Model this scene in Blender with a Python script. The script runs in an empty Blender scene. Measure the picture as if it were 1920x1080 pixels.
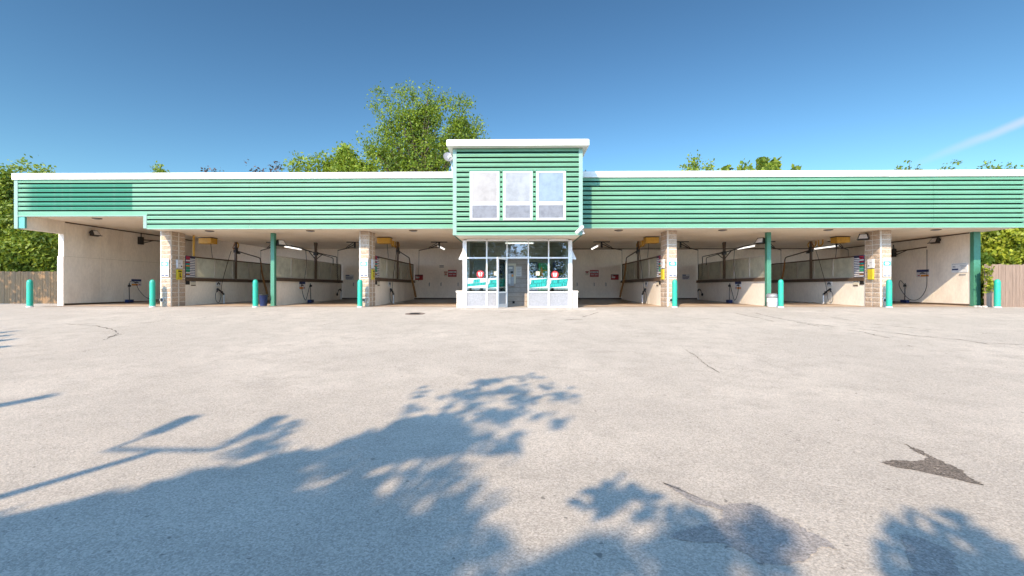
import bpy, math, random
import numpy as np
from mathutils import Vector, Matrix

random.seed(7)
rng = np.random.default_rng(11)
R = math.radians
sc = bpy.context.scene
COL = sc.collection

# ------------------------------------------------------------------ camera, sky, sun, exposure
F_PX, CAM_Z, YAW = 830.0, 0.79, R(0.81)
cam_d = bpy.data.cameras.new('camera')
cam_d.sensor_width = 36.0
cam_d.lens = F_PX / 1920.0 * 36.0
cam_d.clip_start = 0.05
cam_d.clip_end = 3000.0
cam = bpy.data.objects.new('camera', cam_d)
COL.objects.link(cam)
cam.location = (0, 0, CAM_Z)
cam.rotation_euler = (R(90), 0, YAW)
sc.camera = cam

SUN_EL, SUN_AZ = R(34.5), R(23.7)          # light travels towards +Y and a little towards +X
SUN_POWER, SKY_POWER, EXPOSURE = 4.2, 0.13, 0.84
sun_d = bpy.data.lights.new('sun', 'SUN')
sun_d.energy = SUN_POWER
sun_d.angle = R(0.53)
sun_d.color = (1.0, 0.82, 0.585)
sun = bpy.data.objects.new('sun', sun_d)
COL.objects.link(sun)
SUN_DIR = Vector((math.sin(SUN_AZ) * math.cos(SUN_EL), math.cos(SUN_AZ) * math.cos(SUN_EL), -math.sin(SUN_EL)))
sun.rotation_euler = SUN_DIR.to_track_quat('-Z', 'Y').to_euler()

sc.view_settings.view_transform = 'Standard'
sc.view_settings.look = 'None'
sc.view_settings.gamma = 1.0
sc.view_settings.exposure = EXPOSURE
sc.cycles.max_bounces = 14
sc.cycles.diffuse_bounces = 9
sc.cycles.glossy_bounces = 4
sc.cycles.transparent_max_bounces = 16
sc.cycles.use_denoising = True


def ray(u, v):
    a, b = (u - 960.0) / F_PX, (540.0 - v) / F_PX
    c, s = math.cos(YAW), math.sin(YAW)
    return Vector((a * c - s, a * s + c, b))


def at(u, v, Y):
    """the point of the place that stands at depth Y and is seen at u, v"""
    d = ray(u, v)
    return Vector((0, 0, CAM_Z)) + d * (Y / d.y)


def atX(u, v, X):
    """the same for a wall that runs along the depth at X"""
    d = ray(u, v)
    return Vector((0, 0, CAM_Z)) + d * (X / d.x)


KN = [(-500, -.76), (4, -.76), (6, -.71), (9, -.55), (12, -.35), (15, -.13), (16.6, -.025), (17.3, 0), (19.2, .004), (500, .004)]


def zg(y):
    for (a, za), (b, zb) in zip(KN, KN[1:]):
        if y <= b:
            return za + (zb - za) * (y - a) / (b - a)
    return KN[-1][1]


def on_ground(u, v):
    d = ray(u, v)
    lo, hi = 0.2, 40.0
    for _ in range(50):
        m = (lo + hi) / 2
        p = Vector((0, 0, CAM_Z)) + d * (m / d.y)
        if p.z > zg(p.y):
            lo = m
        else:
            hi = m
    return Vector((p.x, p.y, zg(p.y)))


# ------------------------------------------------------------------ node materials
def new_mat(name):
    m = bpy.data.materials.new(name)
    m.use_nodes = True
    nt = m.node_tree
    nt.nodes.clear()
    out = nt.nodes.new('ShaderNodeOutputMaterial')
    return m, nt, out


def N(nt, kind, **kw):
    n = nt.nodes.new(kind)
    for k, v in kw.items():
        setattr(n, k, v)
    return n


def L(nt, a, b):
    nt.links.new(a, b)


def mixc(nt, fac, a, b, blend='MIX'):
    n = N(nt, 'ShaderNodeMix', data_type='RGBA', blend_type=blend)
    for sock, val in ((n.inputs[0], fac), (n.inputs[6], a), (n.inputs[7], b)):
        if isinstance(val, bpy.types.NodeSocket):
            L(nt, val, sock)
        elif isinstance(val, (int, float)):
            sock.default_value = val
        else:
            sock.default_value = (*val, 1)
    return n.outputs[2]


def ramp(nt, src, p0, p1):
    n = N(nt, 'ShaderNodeMapRange', interpolation_type='SMOOTHSTEP')
    n.inputs[1].default_value, n.inputs[2].default_value = p0, p1
    L(nt, src, n.inputs[0])
    return n.outputs[0]


def noise(nt, vec, scale, detail=4, rough=.55):
    n = N(nt, 'ShaderNodeTexNoise')
    n.inputs['Scale'].default_value = scale
    n.inputs['Detail'].default_value = detail
    n.inputs['Roughness'].default_value = rough
    if vec is not None:
        L(nt, vec, n.inputs['Vector'])
    return n.outputs['Fac']


def coords(nt, scale=(1, 1, 1)):
    g = N(nt, 'ShaderNodeNewGeometry')
    mp = N(nt, 'ShaderNodeMapping')
    mp.inputs['Scale'].default_value = scale
    L(nt, g.outputs['Position'], mp.inputs['Vector'])
    return mp.outputs['Vector']


def paint(name, col, rough=.55, dirt=.25, dscale=1.5, fine=25.0, famt=.12, bump=0.0, bscale=60.0, metal=0.0,
          stretch=(1, 1, 1), dirtcol=None, spec=.4, coat=0.0):
    m, nt, out = new_mat(name)
    p = N(nt, 'ShaderNodeBsdfPrincipled')
    v = coords(nt, stretch)
    d = dirtcol or tuple(c * .55 for c in col)
    c1 = mixc(nt, ramp(nt, noise(nt, v, dscale, 6), .42, .75), col, tuple(a * (1 - dirt) + b * dirt for a, b in zip(col, d)))
    f = N(nt, 'ShaderNodeMapRange')
    f.inputs[1].default_value, f.inputs[2].default_value = .3, .7
    f.inputs[3].default_value, f.inputs[4].default_value = 1 - famt, 1 + famt
    L(nt, noise(nt, v, fine, 3), f.inputs[0])
    cmb = N(nt, 'ShaderNodeCombineColor')
    for i in range(3):
        L(nt, f.outputs[0], cmb.inputs[i])
    c2 = mixc(nt, 1.0, c1, cmb.outputs[0], 'MULTIPLY')
    L(nt, c2, p.inputs['Base Color'])
    p.inputs['Roughness'].default_value = rough
    p.inputs['Metallic'].default_value = metal
    p.inputs['Specular IOR Level'].default_value = spec
    p.inputs['Coat Weight'].default_value = coat
    if bump:
        b = N(nt, 'ShaderNodeBump')
        b.inputs['Strength'].default_value = bump
        b.inputs['Distance'].default_value = .01
        L(nt, noise(nt, v, bscale, 4), b.inputs['Height'])
        L(nt, b.outputs[0], p.inputs['Normal'])
    L(nt, p.outputs[0], out.inputs[0])
    return m


def glow(name, col, power):
    m, nt, out = new_mat(name)
    e = N(nt, 'ShaderNodeEmission')
    e.inputs[0].default_value = (*col, 1)
    e.inputs[1].default_value = power
    L(nt, e.outputs[0], out.inputs[0])
    return m


def asphalt_mat(name, col, grain=.5, patchy=.35, warm=(1, 1, 1), bump=.6, rough=.85):
    m, nt, out = new_mat(name)
    p = N(nt, 'ShaderNodeBsdfPrincipled')
    v = coords(nt)
    big = ramp(nt, noise(nt, v, .35, 6, .6), .35, .7)
    mid = ramp(nt, noise(nt, v, 2.2, 6, .65), .4, .72)
    c = mixc(nt, big, tuple(x * .93 for x in col), tuple(min(1, x * 1.10) for x in col))
    c = mixc(nt, mid, c, tuple(x * (1 - .4 * patchy) for x in col))
    stain = ramp(nt, noise(nt, coords(nt, (.35, .9, 1)), 1.1, 7, .7), .56, .74)
    c = mixc(nt, stain, c, tuple(x * .80 for x in col))
    vo = N(nt, 'ShaderNodeTexVoronoi')
    vo.inputs['Scale'].default_value = 95
    L(nt, v, vo.inputs['Vector'])
    stones = N(nt, 'ShaderNodeSeparateColor')
    L(nt, vo.outputs['Color'], stones.inputs[0])
    f = N(nt, 'ShaderNodeMapRange')
    f.inputs[3].default_value, f.inputs[4].default_value = 1 - grain, 1 + grain * .8
    L(nt, stones.outputs[0], f.inputs[0])
    fine = N(nt, 'ShaderNodeMapRange')
    fine.inputs[1].default_value, fine.inputs[2].default_value = .3, .7
    fine.inputs[3].default_value, fine.inputs[4].default_value = 1 - grain * .6, 1 + grain * .6
    L(nt, noise(nt, v, 38, 5, .7), fine.inputs[0])
    mul = N(nt, 'ShaderNodeMath', operation='MULTIPLY')
    L(nt, f.outputs[0], mul.inputs[0])
    L(nt, fine.outputs[0], mul.inputs[1])
    cmb = N(nt, 'ShaderNodeCombineColor')
    for i in range(3):
        L(nt, mul.outputs[0], cmb.inputs[i])
    c = mixc(nt, 1.0, c, cmb.outputs[0], 'MULTIPLY')
    # sparse dark pits and oil specks
    pit = ramp(nt, noise(nt, v, 14, 2), .70, .76)
    c = mixc(nt, pit, c, tuple(x * .45 for x in col))
    L(nt, c, p.inputs['Base Color'])
    p.inputs['Roughness'].default_value = rough
    p.inputs['Specular IOR Level'].default_value = .3
    b = N(nt, 'ShaderNodeBump')
    b.inputs['Strength'].default_value = bump
    b.inputs['Distance'].default_value = .012
    L(nt, mul.outputs[0], b.inputs['Height'])
    L(nt, b.outputs[0], p.inputs['Normal'])
    L(nt, p.outputs[0], out.inputs[0])
    return m


def leaf_mat(name, a, b, c, trans=.35):
    m, nt, out = new_mat(name)
    g = N(nt, 'ShaderNodeNewGeometry')
    col = mixc(nt, g.outputs['Random Per Island'], a, b)
    col = mixc(nt, ramp(nt, noise(nt, coords(nt), 1.1, 3), .45, .7), col, c)
    d = N(nt, 'ShaderNodeBsdfPrincipled')
    d.inputs['Roughness'].default_value = .55
    L(nt, col, d.inputs['Base Color'])
    t = N(nt, 'ShaderNodeBsdfTranslucent')
    tc = mixc(nt, .5, col, (.30, .34, .03))
    L(nt, tc, t.inputs[0])
    mx = N(nt, 'ShaderNodeMixShader')
    mx.inputs[0].default_value = trans
    L(nt, d.outputs[0], mx.inputs[1])
    L(nt, t.outputs[0], mx.inputs[2])
    L(nt, mx.outputs[0], out.inputs[0])
    return m


def glass_mat(name, tint=(.82, .88, .86), refl=.05):
    m, nt, out = new_mat(name)
    tr = N(nt, 'ShaderNodeBsdfTransparent')
    tr.inputs[0].default_value = (*tint, 1)
    gl = N(nt, 'ShaderNodeBsdfGlossy')
    gl.inputs['Roughness'].default_value = .01
    lw = N(nt, 'ShaderNodeLayerWeight')
    lw.inputs[0].default_value = .35
    mr = N(nt, 'ShaderNodeMapRange')
    mr.inputs[3].default_value, mr.inputs[4].default_value = refl, .9
    L(nt, lw.outputs['Fresnel'], mr.inputs[0])
    mx = N(nt, 'ShaderNodeMixShader')
    L(nt, mr.outputs[0], mx.inputs[0])
    L(nt, tr.outputs[0], mx.inputs[1])
    L(nt, gl.outputs[0], mx.inputs[2])
    L(nt, mx.outputs[0], out.inputs[0])
    return m


def frosted_mat(name, col, trans=.45, clear=.12, scale=3.0):
    m, nt, out = new_mat(name)
    v = coords(nt, (1, 1, .9))
    c = mixc(nt, ramp(nt, noise(nt, v, scale, 7, .65), .38, .72), col, tuple(x * .74 for x in col))
    d = N(nt, 'ShaderNodeBsdfPrincipled')
    d.inputs['Roughness'].default_value = .3
    L(nt, c, d.inputs['Base Color'])
    t = N(nt, 'ShaderNodeBsdfTranslucent')
    L(nt, c, t.inputs[0])
    mx = N(nt, 'ShaderNodeMixShader')
    mx.inputs[0].default_value = trans
    L(nt, d.outputs[0], mx.inputs[1])
    L(nt, t.outputs[0], mx.inputs[2])
    tr = N(nt, 'ShaderNodeBsdfTransparent')
    m2 = N(nt, 'ShaderNodeMixShader')
    m2.inputs[0].default_value = clear
    L(nt, mx.outputs[0], m2.inputs[1])
    L(nt, tr.outputs[0], m2.inputs[2])
    L(nt, m2.outputs[0], out.inputs[0])
    return m


def siding_mat():
    """faded mint siding; one rectangle where an old sign kept the paint from fading"""
    m, nt, out = new_mat('mint siding')
    p = N(nt, 'ShaderNodeBsdfPrincipled')
    g = N(nt, 'ShaderNodeNewGeometry')
    sep = N(nt, 'ShaderNodeSeparateXYZ')
    L(nt, g.outputs['Position'], sep.inputs[0])
    v = coords(nt, (.6, 1, 2.5))
    faded = mixc(nt, ramp(nt, noise(nt, v, 1.3, 6), .35, .7), (.140, .315, .205), (.116, .285, .182))

    def window(sock, a, b, soft):
        r1 = N(nt, 'ShaderNodeMapRange')
        r1.inputs[1].default_value, r1.inputs[2].default_value = a, a + soft
        L(nt, sock, r1.inputs[0])
        r2 = N(nt, 'ShaderNodeMapRange')
        r2.inputs[1].default_value, r2.inputs[2].default_value = b, b + .03
        r2.inputs[3].default_value, r2.inputs[4].default_value = 1, 0
        L(nt, sock, r2.inputs[0])
        k = N(nt, 'ShaderNodeMath', operation='MULTIPLY')
        L(nt, r1.outputs[0], k.inputs[0])
        L(nt, r2.outputs[0], k.inputs[1])
        return k.outputs[0]
    k = N(nt, 'ShaderNodeMath', operation='MULTIPLY')
    L(nt, window(sep.outputs['X'], -19.95, -15.55, .35), k.inputs[0])
    L(nt, window(sep.outputs['Z'], 3.93, 5.01, .02), k.inputs[1])
    kk = N(nt, 'ShaderNodeMath', operation='MULTIPLY')
    kk.inputs[1].default_value = .93
    L(nt, k.outputs[0], kk.inputs[0])
    c = mixc(nt, kk.outputs[0], faded, (.008, .165, .095))
    streak = ramp(nt, noise(nt, coords(nt, (7, 1, .25)), 1.0, 4), .5, .8)
    c = mixc(nt, streak, c, mixc(nt, .12, c, (.25, .3, .26)))
    L(nt, c, p.inputs['Base Color'])
    p.inputs['Roughness'].default_value = .5
    p.inputs['Specular IOR Level'].default_value = .35
    L(nt, p.outputs[0], out.inputs[0])
    return m


M = {}
M['asphalt'] = asphalt_mat('worn asphalt', (.485, .415, .345), .25)
M['patch_dark'] = asphalt_mat('rough tar patch', (.21, .165, .13), .6, .5)
_nt = M['patch_dark'].node_tree
_o = [n for n in _nt.nodes if n.type == 'OUTPUT_MATERIAL'][0]
_b = [n for n in _nt.nodes if n.type == 'BSDF_PRINCIPLED'][0]
_t = N(_nt, 'ShaderNodeBsdfTransparent')
_m = N(_nt, 'ShaderNodeMixShader')
L(_nt, ramp(_nt, noise(_nt, coords(_nt), 16, 6, .75), .34, .44), _m.inputs[0])
L(_nt, _t.outputs[0], _m.inputs[1])
L(_nt, _b.outputs[0], _m.inputs[2])
L(_nt, _m.outputs[0], _o.inputs[0])
M['patch_smooth'] = asphalt_mat('smooth asphalt patch', (.34, .295, .265), .35, .3, rough=.55)
M['crack'] = paint('crack', (.13, .11, .09), .9)
def floor_mat():
    m, nt, out = new_mat('bay floor concrete')
    p = N(nt, 'ShaderNodeBsdfPrincipled')
    v = coords(nt)
    sep = N(nt, 'ShaderNodeSeparateXYZ')
    L(nt, v, sep.inputs[0])
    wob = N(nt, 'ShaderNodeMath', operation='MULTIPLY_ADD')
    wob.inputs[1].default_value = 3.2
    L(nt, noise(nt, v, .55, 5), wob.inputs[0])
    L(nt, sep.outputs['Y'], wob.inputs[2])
    wet = ramp(nt, wob.outputs[0], 21.6, 23.0)  # colour split by depth: wet and shade-dark inside, sunlit tan in front
    dry_sunlit = mixc(nt, ramp(nt, noise(nt, v, 1.4, 6), .4, .7), (.44, .33, .235), (.28, .19, .125))
    wet_shade_col = mixc(nt, ramp(nt, noise(nt, v, .9, 6), .35, .7), (.115, .078, .052), (.05, .036, .027))
    L(nt, mixc(nt, wet, dry_sunlit, wet_shade_col), p.inputs['Base Color'])
    ro = N(nt, 'ShaderNodeMapRange')
    ro.inputs[3].default_value, ro.inputs[4].default_value = .85, .28
    L(nt, wet, ro.inputs[0])
    L(nt, ro.outputs[0], p.inputs['Roughness'])
    L(nt, p.outputs[0], out.inputs[0])
    return m


M['floor'] = floor_mat()
M['apron'] = asphalt_mat('concrete apron', (.42, .37, .32), .18, .3, bump=.3)
M['siding'] = siding_mat()
M['shade_dark'] = paint('shade-dark green in the grooves', (.008, .060, .038), .6, .2)  # groove shade put into the colour as a near-black green
M['tower_siding'] = paint('tower mint siding', (.120, .280, .175), .5, .2, 1.6, 14, .05, stretch=(.6, 1, 2))
M['trim_mint'] = paint('pale mint trim', (.22, .335, .275), .5, .2)
M['teal_trim'] = paint('teal trim', (.10, .34, .29), .5, .2)
M['dark_green'] = paint('green steel paint', (.045, .17, .115), .45, .2, 3)
M['post_mint'] = paint('mint post paint', (.062, .215, .14), .45, .25, 3)
M['cap'] = paint('white cap metal', (.78, .75, .71), .45, .3, 1.3, stretch=(.5, 1, 3))
M['white'] = paint('white paint', (.72, .71, .70), .45, .12, 2)
M['wall'] = paint('washed white wall panel', (.84, .745, .63), .5, .35, .9, 14, .06, .06, 8, stretch=(1, 1, .45), dirtcol=(.42, .34, .27))
M['ceiling'] = paint('cream soffit', (.84, .73, .59), .6, .3, .6, 10, .05)
M['block'] = paint('split faced block', (.43, .325, .24), .9, .5, 4, 22, .25, .5, 40, dirtcol=(.26, .19, .14))
M['mortar'] = paint('mortar', (.60, .54, .47), .9, .3)
M['block_dark'] = paint('painted interior block', (.40, .345, .305), .7, .3, 3)
M['cream'] = paint('cream door paint', (.62, .55, .43), .5, .2)
M['ledge'] = paint('rusty ledge steel', (.11, .07, .045), .6, .4, 4)
M['alu'] = paint('aged window frame', (.46, .41, .34), .45, .3, 4)
M['frost'] = frosted_mat('clouded acrylic', (.62, .60, .49), .5, .10)
M['sheet0'] = frosted_mat('papered pane', (.365, .335, .315), .1, 0, 2.2)
M['sheet1'] = frosted_mat('papered pane bluish', (.33, .335, .345), .1, 0, 2.2)
M['sheet2'] = frosted_mat('papered pane blue', (.245, .305, .355), .1, 0, 2.2)
M['sheet_low'] = frosted_mat('mottled pane', (.215, .215, .235), .1, 0, 7)
M['glass'] = glass_mat('shop glass')
M['panel'] = paint('grey white panel', (.29, .29, .305), .4, .2, 2.5)
M['bollard'] = paint('turquoise bollard sleeve', (.016, .36, .25), .45, .5, 7, 40, .10, dirtcol=(.10, .24, .19))
M['black'] = paint('black metal', (.022, .020, .019), .5, .3)
M['brown'] = paint('brown pipe', (.09, .055, .032), .5, .4, 5)
M['rusty'] = paint('dusty rusty iron', (.20, .15, .12), .8, .5, 8)
M['rust'] = paint('rusty ochre hose', (.28, .13, .035), .6, .45, 4)
M['yellow'] = paint('yellow paint', (.50, .27, .03), .5, .3, 4)
M['lemon'] = paint('lemon label', (.55, .42, .03), .5, .15, 4)
M['red'] = paint('red sign', (.35, .02, .025), .5, .2)
M['redbright'] = paint('red sticker', (.42, .02, .025), .45, .1)
M['blue'] = paint('blue plastic', (.012, .025, .085), .45, .2)
M['skyblue'] = paint('light blue print', (.10, .38, .55), .5, .1)
M['navy'] = paint('navy print', (.015, .025, .10), .5, .1)
M['orange'] = paint('orange print', (.65, .25, .03), .5, .1)
M['teal'] = paint('teal lettering', (.01, .36, .32), .5, .05)
M['teal_dark'] = paint('teal lettering shadow', (.0, .15, .14), .5, .05)
M['banner'] = paint('white vinyl', (.55, .56, .56), .5, .05)
M['green'] = paint('green print', (.03, .30, .12), .5, .1)
M['grey'] = paint('grey metal', (.30, .30, .31), .4, .3, 4, metal=.3)
M['lightgrey'] = paint('light grey plastic', (.60, .58, .57), .5, .15, 6)
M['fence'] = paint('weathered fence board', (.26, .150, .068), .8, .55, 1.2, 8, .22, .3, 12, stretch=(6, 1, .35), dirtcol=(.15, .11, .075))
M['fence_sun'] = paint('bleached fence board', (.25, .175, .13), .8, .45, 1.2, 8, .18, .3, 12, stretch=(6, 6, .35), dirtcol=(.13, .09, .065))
M['bark'] = paint('bark', (.10, .075, .05), .9, .5, 4, 20, .3, .8, 15)
M['lamp'] = glow('lamp tube', (1, .95, .86), 1.1)
M['leaf_tall'] = leaf_mat('spring leaf', (.125, .20, .012), (.26, .335, .025), (.07, .12, .012), .42)
M['leaf_bush'] = leaf_mat('fresh leaf', (.17, .26, .016), (.32, .38, .035), (.10, .16, .012), .45)
M['leaf_hedge'] = leaf_mat('hedge leaf', (.15, .24, .022), (.36, .42, .055), (.075, .13, .016), .42)
M['leaf_ivy'] = leaf_mat('climber leaf', (.24, .31, .02), (.48, .50, .05), (.12, .17, .012), .42)
M['leaf_plum'] = leaf_mat('purple leaf', (.07, .035, .035), (.10, .05, .045), (.05, .02, .02), .2)
M['leaf_dark'] = leaf_mat('dark leaf', (.045, .085, .012), (.09, .13, .02), (.03, .06, .01), .15)

# ------------------------------------------------------------------ world
world = bpy.data.worlds.new('World')
sc.world = world
world.use_nodes = True
wn = world.node_tree
wn.nodes.clear()
wo = N(wn, 'ShaderNodeOutputWorld')
bg = N(wn, 'ShaderNodeBackground')
bg.inputs[1].default_value = SKY_POWER
sky = N(wn, 'ShaderNodeTexSky', sky_type='NISHITA')
sky.sun_disc = False
sky.sun_elevation = SUN_EL
sky.sun_rotation = R(180) + SUN_AZ
sky.altitude = 200
sky.air_density = 1.0
sky.dust_density = .35
sky.ozone_density = 2.2
# one thin cirrus streak high to the east, and a very faint veil
tc = N(wn, 'ShaderNodeTexCoord')
d1, d2 = ray(1690, 318).normalized(), ray(1925, 226).normalized()
nrm = d1.cross(d2).normalized()
dot = N(wn, 'ShaderNodeVectorMath', operation='DOT_PRODUCT')
dot.inputs[1].default_value = nrm
L(wn, tc.outputs['Generated'], dot.inputs[0])
warp = N(wn, 'ShaderNodeTexNoise')
warp.inputs['Scale'].default_value = 9
warp.inputs['Detail'].default_value = 5
L(wn, tc.outputs['Generated'], warp.inputs['Vector'])
wv = N(wn, 'ShaderNodeMath', operation='MULTIPLY_ADD')
wv.inputs[1].default_value = .016
wv.inputs[2].default_value = -.008
L(wn, warp.outputs['Fac'], wv.inputs[0])
ad = N(wn, 'ShaderNodeMath', operation='ADD')
L(wn, dot.outputs['Value'], ad.inputs[0])
L(wn, wv.outputs[0], ad.inputs[1])
ab = N(wn, 'ShaderNodeMath', operation='ABSOLUTE')
L(wn, ad.outputs[0], ab.inputs[0])
band = N(wn, 'ShaderNodeMapRange', interpolation_type='SMOOTHSTEP')
band.inputs[1].default_value, band.inputs[2].default_value = 0, .010
band.inputs[3].default_value, band.inputs[4].default_value = 1, 0
L(wn, ab.outputs[0], band.inputs[0])
along = N(wn, 'ShaderNodeVectorMath', operation='DOT_PRODUCT')
along.inputs[1].default_value = (d2 - d1).normalized()
L(wn, tc.outputs['Generated'], along.inputs[0])
a0 = d1.dot((d2 - d1).normalized())
am = N(wn, 'ShaderNodeMapRange', interpolation_type='SMOOTHSTEP')
am.inputs[1].default_value, am.inputs[2].default_value = a0 - .02, a0 + .16
L(wn, along.outputs['Value'], am.inputs[0])
bm = N(wn, 'ShaderNodeMath', operation='MULTIPLY')
L(wn, band.outputs[0], bm.inputs[0])
L(wn, am.outputs[0], bm.inputs[1])
bm2 = N(wn, 'ShaderNodeMath', operation='MULTIPLY')
bm2.inputs[1].default_value = .55
L(wn, bm.outputs[0], bm2.inputs[0])
# deeper blue than the model's own, and a boost added on the sun's side to fill the shade
t0 = mixc(wn, 1.0, sky.outputs[0], (.50, .66, .74), 'MULTIPLY')
gm = N(wn, 'ShaderNodeGamma')
gm.inputs[1].default_value = 1.42
L(wn, t0, gm.inputs[0])
t1 = mixc(wn, 1.0, gm.outputs[0], (.92, .75, .56), 'MULTIPLY')
mn = N(wn, 'ShaderNodeVectorMath', operation='MINIMUM')
mn.inputs[1].default_value = (3.4, 4.9, 7.2)
L(wn, t1, mn.inputs[0])
tint = mn.outputs[0]
back = N(wn, 'ShaderNodeVectorMath', operation='DOT_PRODUCT')
back.inputs[1].default_value = (-math.sin(SUN_AZ), -math.cos(SUN_AZ), .15)
L(wn, tc.outputs['Generated'], back.inputs[0])
bk = N(wn, 'ShaderNodeMapRange', interpolation_type='SMOOTHSTEP')
bk.inputs[1].default_value, bk.inputs[2].default_value = -.15, .75
bk.inputs[3].default_value, bk.inputs[4].default_value = 0.0, 1.0
L(wn, back.outputs['Value'], bk.inputs[0])
gain = mixc(wn, bk.outputs[0], (1, 1, 1), (3.8, 3.75, 3.85))
tint = mixc(wn, 1.0, tint, gain, 'MULTIPLY')
skyc = mixc(wn, bm2.outputs[0], tint, (3.6, 3.7, 4.2))
L(wn, skyc, bg.inputs[0])
L(wn, bg.outputs[0], wo.inputs[0])


# ------------------------------------------------------------------ mesh builder
class MB:
    def __init__(self):
        self.v, self.f, self.mi, self.mats = [], [], [], []

    def mat(self, m):
        if m not in self.mats:
            self.mats.append(m)
        return self.mats.index(m)

    def add(self, verts, faces, m):
        o = len(self.v)
        k = self.mat(m)
        self.v += [tuple(p) for p in verts]
        for f in faces:
            self.f.append([i + o for i in f])
            self.mi.append(k)
        return self

    def box(self, x0, x1, y0, y1, z0, z1, m, bev=0.0):
        if x0 > x1: x0, x1 = x1, x0
        if y0 > y1: y0, y1 = y1, y0
        if z0 > z1: z0, z1 = z1, z0
        if bev <= 0:
            vs = [(x, y, z) for x in (x0, x1) for y in (y0, y1) for z in (z0, z1)]
            fs = [(0, 1, 3, 2), (4, 6, 7, 5), (0, 4, 5, 1), (2, 3, 7, 6), (0, 2, 6, 4), (1, 5, 7, 3)]
            return self.add(vs, fs, m)
        import bmesh
        b = bmesh.new()
        bmesh.ops.create_cube(b, size=1)
        for q in b.verts:
            q.co = Vector(((x0 + x1) / 2 + q.co.x * (x1 - x0), (y0 + y1) / 2 + q.co.y * (y1 - y0), (z0 + z1) / 2 + q.co.z * (z1 - z0)))
        bmesh.ops.bevel(b, geom=list(b.edges), offset=bev, segments=2, profile=.6, affect='EDGES')
        b.verts.index_update()
        vs = [tuple(q.co) for q in b.verts]
        fs = [[q.index for q in f.verts] for f in b.faces]
        b.free()
        return self.add(vs, fs, m)

    def tube(self, pts, r, m, n=8, caps=True):
        pts = [Vector(p) for p in pts]
        rs = r if isinstance(r, (list, tuple)) else [r] * len(pts)
        vs, fs = [], []
        up = None
        for i, p in enumerate(pts):
            t = (pts[min(i + 1, len(pts) - 1)] - pts[max(i - 1, 0)]).normalized()
            if up is None:
                up = Vector((0, 0, 1)) if abs(t.z) < .9 else Vector((1, 0, 0))
            a = t.cross(up).normalized()
            up = a.cross(t).normalized()
            for k in range(n):
                th = 2 * math.pi * k / n
                vs.append(p + (a * math.cos(th) + up * math.sin(th)) * rs[i])
        for i in range(len(pts) - 1):
            for k in range(n):
                fs.append((i * n + k, i * n + (k + 1) % n, (i + 1) * n + (k + 1) % n, (i + 1) * n + k))
        if caps:
            fs.append(tuple(range(n))[::-1])
            fs.append(tuple(range((len(pts) - 1) * n, len(pts) * n)))
        return self.add(vs, fs, m)

    def lathe(self, prof, c, m, n=20, axis='z'):
        vs, fs = [], []
        for (r, h) in prof:
            for k in range(n):
                th = 2 * math.pi * k / n
                a, b = r * math.cos(th), r * math.sin(th)
                q = (a, b, h) if axis == 'z' else (a, h, b) if axis == 'y' else (h, a, b)
                vs.append((c[0] + q[0], c[1] + q[1], c[2] + q[2]))
        for i in range(len(prof) - 1):
            for k in range(n):
                fs.append((i * n + k, i * n + (k + 1) % n, (i + 1) * n + (k + 1) % n, (i + 1) * n + k))
        fs.append(tuple(range(n))[::-1])
        fs.append(tuple(range((len(prof) - 1) * n, len(prof) * n)))
        return self.add(vs, fs, m)

    def prism(self, poly, z0, z1, m, plane='xy'):
        n = len(poly)
        def q(a, b, c):
            return (a, b, c) if plane == 'xy' else (a, c, b) if plane == 'xz' else (c, a, b)
        vs = [q(a, b, z0) for a, b in poly] + [q(a, b, z1) for a, b in poly]
        fs = [tuple(range(n))[::-1], tuple(range(n, 2 * n))] + [(i, (i + 1) % n, n + (i + 1) % n, n + i) for i in range(n)]
        return self.add(vs, fs, m)

    def build(self, name, parent=None, loc=None, smooth=False):
        me = bpy.data.meshes.new(name)
        me.from_pydata(self.v, [], self.f)
        for m in self.mats:
            me.materials.append(M[m] if isinstance(m, str) else m)
        me.polygons.foreach_set('material_index', self.mi)
        if smooth:
            me.polygons.foreach_set('use_smooth', [True] * len(self.f))
        me.validate()
        import bmesh
        b = bmesh.new()
        b.from_mesh(me)
        bmesh.ops.recalc_face_normals(b, faces=b.faces)
        b.to_mesh(me)
        b.free()
        me.update()
        if smooth:
            try:
                me.set_sharp_from_angle(angle=R(40))
            except Exception:
                pass
        o = bpy.data.objects.new(name, me)
        COL.objects.link(o)
        if parent is not None:
            o.parent = parent
        if loc is not None:
            o.location = loc
        return o


def tag(o, label, cat, group=None, kind=None):
    if label: o['label'] = label
    if cat: o['category'] = cat
    if group: o['group'] = group
    if kind: o['kind'] = kind
    return o


def thing(name, label, cat, loc=(0, 0, 0), group=None, rz=0):
    o = bpy.data.objects.new(name, None)
    o.empty_display_size = .2
    COL.objects.link(o)
    o.location = loc
    o.rotation_euler = (0, 0, rz)
    return tag(o, label, cat, group)


def struct(o):
    o['kind'] = 'structure'
    return o


def copy_tree(o, loc, label, parent=None):
    c = o.copy()
    COL.objects.link(c)
    if parent is not None:
        c.parent = parent
    if loc is not None:
        c.location = loc
    if label:
        c['label'] = label
    for ch in list(o.children):
        copy_tree(ch, None, None, c)
    return c


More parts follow.
